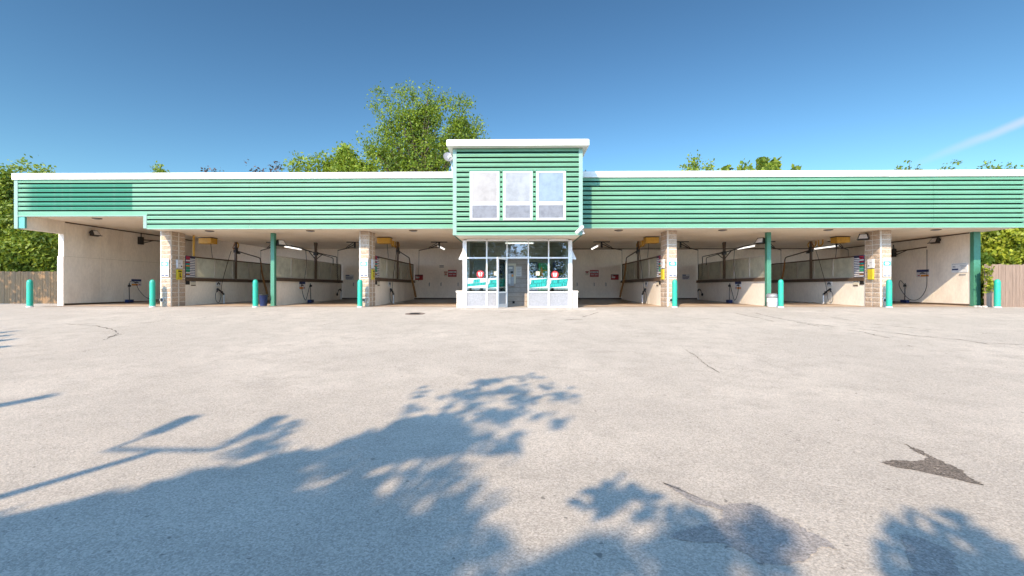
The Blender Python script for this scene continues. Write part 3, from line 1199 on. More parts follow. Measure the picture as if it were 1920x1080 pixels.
def smooth_path(pts, n=6):
    P = [Vector(p) for p in pts]
    P = [P[0] * 2 - P[1]] + P + [P[-1] * 2 - P[-2]]
    out = []
    for i in range(1, len(P) - 2):
        for k in range(n):
            t = k / n
            p0, p1, p2, p3 = P[i - 1], P[i], P[i + 1], P[i + 2]
            out.append(.5 * ((2 * p1) + (p2 - p0) * t + (2 * p0 - 5 * p1 + 4 * p2 - p3) * t * t + (3 * p1 - p0 - 3 * p2 + p3) * t ** 3))
    out.append(P[-2])
    return out


def menu_board(X0, s):
    bay, pil = BAYW[X0]
    o = thing('price_menu', 'tall menu with coloured rows in the ' + bay, 'menu board', (X0 + s * .0, YW + .36, 1.27), 'coloured wash selector menus')
    q = MB()
    q.box(-.02, .02, -.30, .27, 0, .95, 'navy')
    q.build('board', o)
    q = MB()
    cl = ['lightgrey', 'rust', 'lightgrey', 'green', 'teal_trim', 'green', 'orange', 'teal', 'red', 'lightgrey', 'red', 'redbright']
    for j in range(12):
        z = .02 + j * .077
        ym = -.04
        y0, y1 = (-.285, ym) if s > 0 else (-.285, ym)
        q.box(s * .021, s * .026, -.285, -.05, z, z + .052, cl[j])
        q.box(s * .021, s * .026, -.045, .255, z + .004, z + .048, 'black' if j == 11 else 'lightgrey')
    q.build('rows', o)
    # small plates under the ledge
    p = tag(MB().box(s * .0, s * .014, -.12, .12, -.08, .08, 'black').build('notice_plate', None, (X0 + s * .012, YW + .18, 1.02)), 'small dark plate under the ledge in the ' + bay, 'sign', 'small plates under the ledges')
    pp = MB()
    pp.box(0, s * .012, -.15, .15, -.12, .12, 'cream')
    pp.box(s * .013, s * .016, -.14, .14, -.11, -.07, 'brown')
    pp.box(s * .013, s * .016, -.14, .14, .06, .10, 'grey')
    tag(pp.build('notice_plate', None, (X0 + s * .012, YW + .52, 1.0)), 'small cream notice under the menu in the ' + bay, 'sign', 'small plates under the ledges')


def wand_station(X0, s):
    bay, pil = BAYW[X0]
    o = thing('spray_gun_holder', 'spray gun on a white stand pipe in the ' + bay, 'spray gun', (X0 + s * .16, 21.7, zfl(21.7)), 'spray guns on the partition walls')
    q = MB()
    q.tube([(0, 0, 0), (0, 0, .44)], .035, 'lightgrey', 10)
    q.build('stand_pipe', o, smooth=True)
    q = MB()
    q.tube([(0, -.02, .44), (0, -.25, .60), (0, -.48, .70)], [.045, .035, .05], 'black', 10)
    q.tube([(0, -.48, .70), (0, -.50, .56)], .028, 'black', 8)
    q.box(-.03, .03, -.20, -.12, .5, .6, 'brown')
    q.build('spray_gun', o, smooth=True)
    q = MB()
    q.tube(smooth_path([(0, -.48, .66), (.01, -.62, .45), (.02, -.60, .15), (.02, -.42, .04), (.02, -.28, .25), (.01, -.22, .6), (s * .0, -.15, .95), (.0, .1, 1.6), (0, .35, 2.2), (0, .55, 2.62)]), .012, 'black', 6)
    q.build('hose', o, smooth=True)
    h = MB()
    h.box(0, s * .02, -.16, .16, 0, .26, 'lightgrey')
    for a in range(3):
        h.lathe([(.045, 0), (.045, .004)], (s * .021 if s > 0 else -.026, -.08 + a * .075, .13 + (a % 2) * .05), 'black', 10, 'x')
    tag(h.build('instruction_plate', None, (X0 + s * .022, 21.48, .86)), 'small picture plate above the spray gun in the ' + bay, 'sign', 'instruction plates above the spray guns')


def side_boom(X0, s):
    bay, pil = BAYW[X0]
    yb = 22.72
    o = thing('spray_boom', 'brown swing boom with drop hose in the ' + bay, 'boom', (X0 + s * .09, yb, 1.26), 'swing booms on the partition posts')
    q = MB()
    q.box(-.045, .045, -.045, .045, 0, 1.91, 'brown')
    q.build('post', o)
    q = MB()
    q.box(-.07, .07, -.09, .09, 1.36, 1.62, 'black', .015)
    q.tube([(0, .05, 1.40), (0, .22, 1.36), (0, .36, 1.34)], [.09, .06, .03], 'black', 10)
    q.build('swivel', o, smooth=True)
    q = MB()
    q.tube(smooth_path([(0, .2, 1.44), (s * .05, 1.0, 1.34), (s * .1, 1.80, 1.24), (s * .12, 1.95, 1.18), (s * .13, 2.0, 1.02)]), .03, 'brown', 8)
    q.build('arm', o, smooth=True)
    q = MB()
    q.tube(smooth_path([(s * .13, 2.0, 1.02), (s * .17, 2.03, .5), (s * .24, 2.08, 0), (s * .36, 2.15, -.6), (s * .42, 2.2, -1.0)]), [.035] * 3 + [.045] * 10 + [.06] * 12, 'rust', 8)
    q.build('drop_hose', o, smooth=True)
    q = MB()
    q.tube(smooth_path([(-.02, -.02, 1.90), (s * .02, -.18, 1.72), (0, -.22, 1.58), (0, -.06, 1.5)]), .022, 'rust', 6)
    q.tube(smooth_path([(.02, .1, 1.90), (s * .02, .2, 1.75), (0, .12, 1.55)]), .03, 'yellow', 8)
    q.build('supply_pipe', o, smooth=True)


def yellow_box(X0, s):
    bay, pil = BAYW[X0]
    o = thing('yellow_ceiling_box', 'yellow metal box hung under the ceiling behind the ' + pil, 'box', (X0 - s * .0, 20.8, 2.88), 'yellow boxes under the ceiling')
    q = MB()
    q.box(-.30, .30, -.22, .22, 0, .26, 'yellow', .012)
    q.box(-.31, .31, -.23, .23, .262, .29, 'brown')
    q.build('case', o)
    q = MB()
    for sx in (-.2, .2):
        q = MB()
        q.tube([(sx, 0, .29), (sx, 0, .305)], .03, 'black')
        q.build('hanger', o)
    q = MB()
    q.tube([(s * .1, .05, 0), (s * .14, .1, -.66)], .011, 'black', 6)
    q.build('cord', o)


def pipe_loop(X0, s):
    bay, pil = BAYW[X0]
    q = MB()
    for dy in (-.25, .25):
        q.tube(smooth_path([(0, dy, .28), (0, dy, .1), (s * .02, dy + .08, .0), (s * .02, dy + .25, -.02), (0, dy + .3, .05), (0, dy + .3, .28)]), .028, 'yellow', 8)
    tag(q.build('yellow_pipe_loop', None, (X0 - s * .05, 22.3, ZE - .285), smooth=True), 'yellow looped pipes under the ceiling in the ' + bay, 'pipe', 'yellow pipe loops')


for X0, s, menu in PART:
    if menu:
        menu_board(X0, s)
        wand_station(X0, s)
        side_boom(X0, s)
        yellow_box(X0, s)
        if X0 != -14.72:
            pipe_loop(X0, s)
q = MB()
q.tube([(-14.72 - .08, 19.98, 2.235), (-14.80, 19.98, ZE - .01)], .045, 'yellow', 10)
tag(q.build('yellow_pipe', None, smooth=True), 'straight yellow riser pipe above the menu behind the first pillar', 'pipe')


def truss_boom(X0, s):
    bay, pil = BAYW[X0]
    yb = 23.05
    o = thing('truss_boom', 'black braced double boom in the ' + bay, 'boom', (X0 + s * .09, yb, 1.26), 'braced double booms')
    q = MB()
    q.box(-.05, .05, -.05, .05, 0, 1.91, 'brown')
    q.build('post', o)
    q = MB()
    q.box(-.09, .09, -.1, .1, 1.24, 1.42, 'black', .01)
    for sy in (-1, 1):
        q.tube([(0, sy * .08, 1.05), (s * .03, sy * .8, 1.38)], .022, 'black')
        q.tube([(0, sy * .08, 1.40), (0, sy * .2, 1.9)], .015, 'black')
    q.build('bracket', o)
    q = MB()
    q.tube([(0, 0, 1.36), (s * .05, -2.6, 1.5)], .026, 'black')
    q.tube(smooth_path([(0, 0, 1.40), (s * .1, 1.5, 1.34), (s * .12, 2.3, 1.32), (s * .12, 2.4, 1.25), (s * .12, 2.4, .95)]), .022, 'black')
    q.tube(smooth_path([(s * .1, 0, 1.34), (s * .2, 1.3, 1.24), (s * .22, 1.6, 1.2), (s * .22, 1.65, 1.1), (s * .22, 1.65, .8)]), .02, 'black')
    q.build('arm', o, smooth=True)
    q = MB()
    pts = []
    for k in range(110):
        th = k * .62
        z = .95 - 1.15 * k / 110
        pts.append((s * .16 + .045 * math.cos(th), 2.35 + .05 * math.sin(th) + (.35 * max(0, (k - 60) / 50)), z))
    q.tube(pts, .009, 'black', 5)
    q.build('coiled_hose', o, smooth=True)
    q = MB()
    q.tube(smooth_path([(s * .05, -1.2, 1.42), (s * .06, -1.15, .8), (s * .07, -1.3, .2), (s * .07, -1.4, -.1)]), .012, 'black', 6)
    q.build('hose', o, smooth=True)


def foam_brush(X, y, s, bay, hose_pts):
    o = thing('foam_brush', 'foam brush with dark blue head in the ' + bay, 'brush', (X + s * .18, y, zfl(y)), 'foam brushes along the bay walls')
    q = MB()
    q.box(-.09, .09, -.17, .17, .0, .15, 'blue', .02)
    q.box(-.08, .08, -.16, .16, -.006, .0, 'navy')
    q.build('brush_head', o)
    q = MB()
    q.tube([(0, 0, .15), (-s * .02, 0, .98)], .018, 'black', 8)
    q.box(-.04, .04, -.05, .05, .80, .90, 'black')
    q.build('handle', o)
    q = MB()
    q.tube(smooth_path(hose_pts), .013, 'black', 6)
    q.build('hose', o, smooth=True)


def picture_sign(X, y, z, s, bay, wd=.6, ht=.36):
    o = thing('brush_poster', 'small blue and orange picture sign in the ' + bay, 'sign', (X + s * .008, y, z), 'picture signs by the foam brushes')
    q = MB()
    q.box(0, s * .01, -wd / 2, wd / 2, 0, ht, 'lightgrey')
    q.build('board', o)
    q = MB()
    e0, e1 = s * .0105, s * .014
    q.box(e0, e1, -wd / 2 + .01, wd / 2 - .01, ht * .66, ht - .01, 'navy')
    q.prism([(-wd * .32, ht * .40), (-.02, ht * .62), (wd * .12, ht * .6), (wd * .3, ht * .36), (.05, ht * .45)], e0, e1, 'black', 'yz')
    q.box(e0, e1, -wd / 2 + .02, wd * .15, .02, ht * .30, 'orange')
    q.box(e0, e1, wd * .22, wd * .40, .05, ht * .26, 'red')
    q.build('print', o)


for X0, s, menu in PART:
    if not menu:
        bay = BAYW[X0][0]
        truss_boom(X0, s)
        foam_brush(X0, 22.3, s, bay, [(0, 0, .85), (0, -.06, .95), (0, -.3, .5), (0, -.55, .14), (0, -.85, .5), (0, -1.0, 1.08)])
        picture_sign(X0, 21.75, .72, s, bay, .62, .40)
        gsp = MB()
        gsp.tube([(0, 0, 0), (0, 0, .52)], .03, 'lightgrey')
        gs = thing('gun_stand', 'short pipe with black gun, back of the ' + bay, 'stand', (X0 + s * .15, 26.2, zfl(26.2)), 'gun stands at the back of the bays')
        gsp.build('stand_pipe', gs)
        gg = MB()
        gg.tube([(0, .05, .5), (0, -.1, .62), (0, -.35, .56)], [.04, .04, .03], 'black')
        gg.lathe([(.05, -.04), (.10, 0), (.05, .04)], (0, -.55, .32), 'black', 12, 'x')
        gg.tube([(0, -.35, .56), (0, -.5, .38)], .015, 'black')
        gg.build('spray_gun', gs, smooth=True)

XLW, XRW = XL + .26, 19.45
foam_brush(XLW, 22.4, 1, 'first bay from the left', [(0, .02, .90), (0, .06, 1.08), (0, .35, 1.02), (0, .6, .6), (0, 1.1, .2), (0, 1.9, .08)])
picture_sign(XLW, 23.0, .90, 1, 'first bay from the left', .62, .36)
foam_brush(XRW, 22.35, -1, 'last bay on the right', [(0, .02, .9), (0, .25, 1.12), (0, .3, .8), (0, -.2, .22), (0, -.75, .2), (0, -1.15, .7), (0, -1.2, 1.5), (0, -1.2, 2.55)])
picture_sign(XRW, 21.55, 1.32, -1, 'last bay on the right', .66, .36)


def wall_boom(X, y, z, s, lab, arm):
    o = thing('wall_boom', lab, 'boom', (X + s * .1, y, z), 'booms bolted to the end walls')
    q = MB()
    q.box(-.09, .05, -.12, .12, -.2, .2, 'black', .01)
    q.tube([(0, 0, .2), (0, 0, .42)], .02, 'black')
    q.build('bracket', o)
    q = MB()
    q.tube([(0, 0, .05), (s * .1, arm, .12)], .028, 'brown')
    q.tube([(0, 0, -.16), (s * .05, arm * .45, .08)], .02, 'black')
    q.build('arm', o)


wall_boom(XLW, 23.2, 3.30, 1, 'black swing boom high on the side wall of the first bay from the left', 1.6)
wall_boom(XRW, 23.1, 2.60, -1, 'black swing boom with a long hose on the right end wall', -1.95)

# ceiling booms in the middle of the bays
cb = None
for X, lab in ((-12.7, 'black ceiling boom behind the left green post'), (-8.5, 'black ceiling boom partly hidden by the second pillar'), (-4.1, 'black ceiling boom in the bay just left of the entrance'),
               (4.3, 'black ceiling boom in the bay just right of the entrance'), (8.35, 'black ceiling boom behind the third pillar'), (12.75, 'black ceiling boom behind the middle green post'), (16.3, 'black ceiling boom beside the yellow box near the last pillar')):
    if cb is None:
        cb = thing('ceiling_boom', lab, 'boom', (X, 22.9, ZE - .33), 'ceiling booms in the bays')
        q = MB()
        q.box(-.42, .42, -.05, .05, .29, .325, 'black')
        q.tube([(0, 0, 0), (0, 0, .29)], .05, 'black', 10)
        q.build('bracket', cb)
        q = MB()
        q.tube([(0, 0, .2), (-.6, .4, .02), (-1.25, .9, -.04)], .024, 'black')
        q.tube([(0, 0, .05), (-.5, .35, .03)], .018, 'black')
        q.tube([(-.1, 0, .28), (-.62, .4, .06)], .016, 'black')
        q.tube([(-1.25, .9, -.04), (-1.28, .92, -1.7)], .010, 'black', 6)
        q.build('arm', cb)
    else:
        c_ = copy_tree(cb, (X, 22.9, ZE - .33), lab)
        if X > 0:
            c_.scale = (-1, 1, 1)

# soffit downlights, tubes, floodlights
sl = None
for u, z, lab in ((182, ZC1, 'round soffit light above the high first bay on the left'), (393, ZE, 'round soffit light in front of the yellow riser pipe bay'), (582, ZE, 'round soffit light between the left green post and second pillar'),
                  (775, ZE, 'round soffit light just left of the entrance'), (1160, ZE, 'round soffit light just right of the entrance'), (1355, ZE, 'round soffit light between third pillar and middle green post'),
                  (1553, ZE, 'round soffit light left of the last pillar'), (1755, ZE, 'round soffit light above the last bay on the right')):
    x = at(u, 430, 18.4).x
    if sl is None:
        sl = thing('soffit_light', lab, 'light', (x, 18.4, z - .02), 'round lights under the front soffit')
        MB().lathe([(.17, .018), (.17, .0), (.13, -.012)], (0, 0, 0), 'brown', 20).build('ring', sl, smooth=True)
        MB().lathe([(.125, -.012), (.09, -.03), (.01, -.035)], (0, 0, 0), 'grey', 20).build('lens', sl, smooth=True)
    else:
        copy_tree(sl, (x, 18.4, z - .02), lab)
ft = None
for X, lab in ((-12.95, 'lit tube light on the ceiling beside the left green post'), (-4.4, 'lit tube light on the ceiling just left of the entrance'), (4.35, 'lit tube light on the ceiling just right of the entrance'),
               (12.9, 'lit tube light on the ceiling left of the middle green post'), (17.4, 'lit tube light behind the yellow pipes in the second bay from the right')):
    if ft is None:
        ft = thing('tube_light', lab, 'light', (X, 25.3, ZE - .12), 'tube lights on the bay ceilings')
        MB().box(-.09, .09, -.95, .95, .05, .118, 'white').build('housing', ft)
        MB().tube([(0, -.92, .02), (0, .92, .02)], .04, 'lamp', 10).build('tube', ft, smooth=True)
    else:
        copy_tree(ft, (X, 25.3, ZE - .12), lab)
fl0 = None
for loc, rz, lab in (((XLW + .2, 20.5, 3.38), 90, 'black floodlight high on the side wall of the first bay from the left'),
                     ((-10.5, 19.4, 2.80), 60, 'black floodlight on the back of the left green post'),
                     ((10.55, 19.4, 2.86), -60, 'black floodlight on the back of the middle green post'),
                     ((XRW - .2, 20.7, 3.0), -90, 'black floodlight with a pale lens on the right end wall'),
                     ((14.80, 19.2, 3.0), -40, 'black floodlight at the top corner of the last pillar')):
    if fl0 is None:
        fl0 = thing('floodlight', lab, 'light', loc, 'black floodlights', R(rz))
        q = MB()
        q.add([(-.2, -.16, -.12), (.2, -.16, -.12), (.2, .02, -.16), (-.2, .02, -.16), (-.14, -.02, .12), (.14, -.02, .12), (.14, .08, .08), (-.14, .08, .08)],
              [(0, 1, 2, 3), (4, 5, 6, 7), (0, 1, 5, 4), (1, 2, 6, 5), (2, 3, 7, 6), (3, 0, 4, 7)], 'black')
        q.box(-.22, .22, -.18, -.15, -.14, -.11, 'black')
        q.build('housing', fl0)
        q = MB()
        q.add([(-.16, -.165, -.10), (.16, -.165, -.10), (.11, -.05, .09), (-.11, -.05, .09)], [(0, 1, 2, 3)], 'lightgrey')
        q.build('lens', fl0)
        q = MB()
        q.box(-.05, .05, .05, .2, -.04, .06, 'black')
        q.build('arm', fl0)
    else:
        c_ = copy_tree(fl0, loc, lab)
        c_.rotation_euler = (0, 0, R(rz))

# signs on the back wall
def wall_sign(u0, u1, v0, v1, name, lab, bands, group=None, Y=YB - .03):
    a, b = at(u0, v1, Y), at(u1, v0, Y)
    o = thing(name, lab, 'sign', ((a.x + b.x) / 2, Y, a.z), group)
    w2, h = (b.x - a.x) / 2, b.z - a.z
    MB().box(-w2, w2, 0, .012, 0, h, bands[0]).build('board', o)
    q = MB()
    for (x0, x1, z0, z1, m) in bands[1:]:
        q.box(-w2 + 2 * w2 * x0, -w2 + 2 * w2 * x1, -.004, -.001, h * z0, h * z1, m)
    q.build('print', o)


RW = ['red', (.06, .94, .55, .82, 'white'), (.15, .35, .62, .74, 'black'), (.42, .85, .62, .74, 'black'), (.08, .5, .24, .34, 'lightgrey'), (.56, .9, .24, .34, 'lightgrey')]
wall_sign(840, 856, 506, 519, 'warning_sign', 'red and white warning sign on the back wall, just left of the entrance', RW, 'red and white warning signs')
wall_sign(1106, 1122.5, 506.5, 519, 'warning_sign', 'red and white warning sign on the back wall, just right of the entrance', RW, 'red and white warning signs')
PH = ['red', (.02, .98, .82, .98, 'black'), (.1, .55, .3, .62, 'lightgrey'), (.5, .9, .1, .4, 'redbright'), (.05, .3, .7, .78, 'white')]
wall_sign(778, 793, 515, 525, 'picture_sign', 'dark red picture sign on the back wall near the left partition end', PH, 'dark red picture signs')
wall_sign(1145.5, 1160, 514.5, 524.5, 'picture_sign', 'dark red picture sign on the back wall near the right partition end', PH, 'dark red picture signs')
BL = ['lightgrey', (.05, .5, .75, .95, 'navy'), (.05, .95, .5, .6, 'blue'), (.05, .9, .3, .4, 'blue'), (.1, .8, .1, .2, 'blue')]
wall_sign(647.5, 663, 515, 524.5, 'notice_sign', 'grey notice with blue lettering on the back wall left of the second pillar', BL, 'grey blue notices')
wall_sign(1279, 1293, 514.5, 524, 'notice_sign', 'grey notice with blue lettering on the back wall right of the third pillar', BL, 'grey blue notices')
wall_sign(832.5, 839, 508, 518, 'notice_sticker', 'pale pink sticker left of the red warning sign on the back wall', ['cream', (.0, 1, .7, .85, 'red'), (.2, .8, .3, .5, 'redbright')])
wall_sign(1097.5, 1104, 508, 516, 'notice_sticker', 'red arrow sticker beside the red warning sign right of the entrance', ['cream', (.0, 1, .7, .9, 'red'), (.3, .7, .45, .68, 'red')])
wall_sign(824, 832, 497.5, 501.5, 'vent_grille', 'small dark two slot vent on the back wall left of the entrance', ['wall', (.0, 1, .05, .35, 'black'), (0, 1, .65, .95, 'black')])
hd = None
for u, lab in ((805, 'small wall hook under the dark red picture sign, left of the entrance'), (827, 'small wall hook under the red warning sign left of the entrance'), (859, 'small wall hook at the edge of the entrance, left side'),
               (1082, 'small wall hook at the edge of the entrance, right side'), (1114, 'small wall hook under the red warning sign right of the entrance'), (1136, 'small wall hook under the dark red picture sign, right of the entrance'), (663, 'black wall hook under the notice left of the second pillar')):
    p = at(u, 533, YB - .04)
    if hd is None:
        hd = MB()
        hd.box(-.02, .02, .0, .03, -.12, .12, 'lightgrey')
        hd.tube(smooth_path([(0, 0, .08), (0, -.06, .05), (0, -.06, -.08), (0, -.02, -.1)]), .014, 'black', 6)
        hd = tag(hd.build('wall_hook', None, p), lab, 'hook', 'wall hooks')
    else:
        copy_tree(hd, p, lab)
# notice on the right end wall
o = thing('rules_sign', 'white notice with dark blue band on the right end wall', 'sign', (XRW - .012, 19.78, 1.48))
MB().box(-.006, .006, -.36, .36, 0, .40, 'white').build('board', o)
q = MB()
for (y0, y1, z0, z1, m) in ((.05, .33, .10, .17, 'navy'), (.18, .3, .22, .28, 'grey'), (-.3, .33, .36, .375, 'grey'), (-.3, -.02, .29, .31, 'grey'), (-.28, -.06, .22, .24, 'brown'), (-.26, -.05, .14, .155, 'brown')):
    q.box(-.010, -.007, y0, y1, z0, z1, m)
q.build('print', o)
tag(MB().box(-.006, .006, -.14, .14, 0, .035, 'grey').build('small_label', None, (XRW - .012, 19.65, 1.36)), 'tiny grey label under the white notice on the right end wall', 'sign')

# ------------------------------------------------------------------ trash cans
p = at(494, 571, 19.0)
o = thing('trash_can', 'dark blue tapered trash can between a turquoise bollard and the left green post', 'trash can', (p.x, 19.0, .012))
q = MB()
q.lathe([(.135, 0), (.175, .46), (.185, .47), (.185, .50), (.165, .505), (.155, .45), (.12, .03)], (0, 0, 0), 'blue', 22)
q.build('bin', o, smooth=True)
q = MB()
q.lathe([(.163, .42), (.17, .5), (.192, .51), (.192, .485), (.188, .46)], (0, 0, 0), 'black', 22)
q.build('bag', o, smooth=True)
p = at(1448, 573, 18.7)
o = thing('trash_barrel', 'white round trash barrel with a black bag rim beside the middle green post', 'trash can', (p.x, 18.7, .012))
q = MB()
q.lathe([(.19, 0), (.205, .03), (.205, .2), (.212, .21), (.205, .22), (.208, .38), (.2, .385)], (0, 0, 0), 'white', 24)
q.build('barrel', o, smooth=True)
q = MB()
q.lathe([(.208, .36), (.235, .40), (.24, .45), (.215, .50), (.17, .545), (.14, .55), (.10, .50)], (0, 0, 0), 'grey', 24)
q.lathe([(.10, .55), (.14, .556), (.18, .53), (.10, .535)], (0, 0, 0), 'black', 18)
q.build('lid', o, smooth=True)
q = MB()
q.tube(smooth_path([(.22, -.05, .42), (.27, -.05, .40), (.27, .05, .38), (.22, .05, .41)]), .012, 'white', 6)
q.build('handle', o, smooth=True)

# ------------------------------------------------------------------ entrance: things on and behind the glass
def window_banner(i, body, lab, sizes):
    a, b = CX[i][1] + .035, CX[i + 1][0] - .02
    z1, z0 = at(0, 522, YS).z, at(0, 540, YS).z
    o = thing('window_banner', lab, 'banner', ((a + b) / 2, YS + .04, z0), 'white banners on the entrance windows')
    h = z1 - z0
    MB().box(-(b - a) / 2, (b - a) / 2, -.003, .003, 0, h, 'banner').build('board', o)
    q = MB()
    for (t, size, zc, xc, sx) in sizes:
        put_block(q, '_', size * 1.18, sx * 1.08, (xc, -.0045, h * zc), 'teal_dark', .25, R(5))
    for (t, size, zc, xc, sx) in sizes:
        put_block(q, t, size, sx, (xc, -.006, h * zc), 'teal', .25, R(5))
    q.build('lettering', o)


window_banner(0, '', 'white banner reading AIR FRESHENERS in slanted teal letters', [('AIR', .115, .72, .0, .25), ('FRESHENERS', .10, .38, .0, .68)])
window_banner(1, '', 'white banner with teal lettering CHANGE MACHINE, crossed by the open door', [('CHANGE', .135, .69, .015, .60), ('MACHINE', .135, .29, -.015, .64)])
window_banner(3, '', 'white banner reading CHANGE MACHINE on the pane right of the doorway', [('CHANGE', .135, .69, .015, .60), ('MACHINE', .135, .29, -.015, .64)])
window_banner(4, '', 'white banner reading CAR WASH PRODUCTS on the rightmost window', [('CAR WASH', .13, .69, .015, .62), ('PRODUCTS', .13, .30, -.015, .64)])
for u, v, lab in ((900.5, 514, 'round red and white sticker on the left entrance window'), (1040.5, 515, 'round red and white sticker on the right entrance window')):
    p = at(u, v, YS + .04)
    o = thing('round_sticker', lab, 'sticker', p, 'round red and white window stickers')
    MB().lathe([(.150, .003), (.150, 0)], (0, 0, 0), 'redbright', 28, 'y').build('disc', o)
    MB().lathe([(.100, -.001), (.100, -.003)], (0, 0, 0), 'banner', 28, 'y').build('inner_disc', o)
    q = MB()
    q.box(-.017, .017, -.007, -.004, -.10, .085, 'redbright')
    q.box(-.05, .05, -.007, -.004, .07, .092, 'redbright')
    for sx in (-1, 1):
        q.tube([(sx * .095, -.005, .03), (sx * .085, -.005, -.03), (sx * .055, -.005, -.075)], [.012, .014, .006], 'redbright', 6)
    q.build('emblem', o)
for (u0, u1, v0, v1, nm, lab) in ((926, 931.2, 509, 516.5, 'paper_note', 'small cream paper note on the glass left of the open door'), (1004.8, 1011.8, 509, 516.5, 'paper_note', 'small cream paper note on the pane between vending machines')):
    a, b = at(u0, v1, YS + .044), at(u1, v0, YS + .044)
    q = MB()
    q.box(a.x, b.x, YS + .043, YS + .047, a.z, b.z, 'cream')
    q.box(a.x + .02, b.x - .02, YS + .041, YS + .0425, b.z - .05, b.z - .035, 'grey')
    tag(q.build(nm), lab, 'notice', 'paper notes on the entrance glass')


def vending(u0, u1, lab):
    Y = 18.75
    a, b = at(u0, 530, Y), at(u1, 491.5, Y)
    w2 = (b.x - a.x) / 2
    o = thing('vending_machine', lab, 'vending machine', ((a.x + b.x) / 2, Y, .02), 'dark blue vending machines')
    h = b.z - .02
    MB().box(-w2, w2, 0, .48, 0, h, 'blue', .01).build('cabinet', o)
    q = MB()
    q.box(-w2 + .02, w2 - .02, -.006, -.001, h - .36, h - .03, 'navy')
    q.box(-w2 + .02, w2 - .02, -.006, -.001, h - .58, h - .40, 'black')
    q.box(-w2 + .03, -.02, -.006, -.001, h - .95, h - .66, 'grey')
    q.box(.02, w2 - .03, -.006, -.001, h - .95, h - .66, 'lightgrey')
    q.build('front_panel', o)
    q = MB()
    put_text(q, 'CAR', .14, (0, -.010, h - .11), 'white', .003)
    put_text(q, 'CARE', .14, (0, -.010, h - .25), 'white', .003)
    put_text(q, 'Vending', .105, (0, -.010, h - .49), 'lemon', .002)
    q.build('lettering', o)


vending(991.5, 1007.5, 'dark blue vending machine lettered Car Care beside the doorway')
vending(1037.5, 1057.5, 'dark blue vending machine lettered Car Care behind the rightmost window')
a, b = at(1009.5, 524, 18.72), at(1027, 493, 18.72)
o = thing('product_machine', 'green fronted product machine between two dark blue vending machines', 'vending machine', ((a.x + b.x) / 2, 18.72, .02))
w2, h = (b.x - a.x) / 2, b.z - .02
MB().box(-w2, w2, 0, .5, 0, h, 'green', .01).build('cabinet', o)
q = MB()
q.prism([(-w2 + .05, h - .55), (-w2 + .12, h - .15), (-w2 + .19, h - .30), (-w2 + .21, h - .62)], -.006, -.001, 'orange', 'xz')
q.box(.0, w2 - .03, -.006, -.001, h - .34, h - .30, 'lemon')
q.box(-w2 + .03, w2 - .03, -.006, -.001, h - .82, h - .70, 'skyblue')
q.box(-w2 + .03, w2 - .03, -.006, -.001, h - 1.05, h - .86, 'lightgrey')
q.build('front_picture', o)
a, b = at(952.5, 536, YW - .1), at(963.5, 498, YW - .1)
o = thing('change_machine', 'grey change machine in a cream surround on the vestibule wall', 'change machine', ((a.x + b.x) / 2, YW - .12, a.z))
w2, h = (b.x - a.x) / 2, b.z - a.z
MB().box(-w2, w2, 0, .1, 0, h, 'grey', .006).build('cabinet', o)
q = MB()
q.box(-w2 - .01, w2 + .09, .02, .1, h + .002, h + .09, 'cream')
q.box(w2 + .004, w2 + .09, .02, .1, .1, h, 'cream')
q.build('surround', o)
q = MB()
q.box(-w2 + .02, w2 - .06, -.006, -.001, h - .14, h - .06, 'lightgrey')
q.box(-.02, w2 - .03, -.02, -.001, h * .62, h * .72, 'black')
q.box(-w2 + .01, -.02, -.006, -.001, .1, h * .6, 'lightgrey')
q.box(w2 - .1, w2 - .02, -.006, -.001, h * .45, h * .56, 'orange')
q.build('front_panel', o)
a, b = at(967.5, 518, YW - .02), at(978, 500, YW - .02)
q = MB()
q.box(a.x, b.x, YW - .022, YW - .012, a.z, b.z, 'lightgrey')
for k in range(5):
    q.box(a.x + .04, b.x - .04 - .03 * (k % 2), YW - .025, YW - .023, b.z - .07 - k * .07, b.z - .055 - k * .07, 'grey')
tag(q.build('wall_notice'), 'pale grey printed notice beside the change machine', 'notice')
q = MB()
p = at(963, 568, YW)
q.box(p.x - .05, p.x + .05, YW - .02, YW - .008, .12, .22, 'black')
tag(q.build('wall_socket'), 'small dark square socket low on the vestibule wall', 'socket')
o = thing('tube_light', 'lit tube light inside the entrance, above the doorway', 'light', (.05, 18.4, 2.63))
MB().box(-.6, .6, -.06, .06, .05, .11, 'white').build('housing', o)
MB().tube([(-.58, 0, .02), (.58, 0, .02)], .03, 'lamp', 10).build('tube', o, smooth=True)
for sx, x, lab in ((-1, CX[0][0] - .02, 'white wedge wall light on the left side of the entrance'), (1, CX[5][1] + .02, 'white wedge wall light on the right side of the entrance')):
    o = thing('wall_light', lab, 'light', (x, 18.0, 1.95), 'wedge wall lights beside the entrance')
    q = MB()
    q.prism([(0, .32), (sx * .02, .32), (sx * .17, .0), (0, .0)], -.14, .14, 'white', 'xz')
    q.build('shade', o)
    MB().box(0, sx * .15, -.12, .12, -.02, -.002, 'lightgrey').build('lens', o)

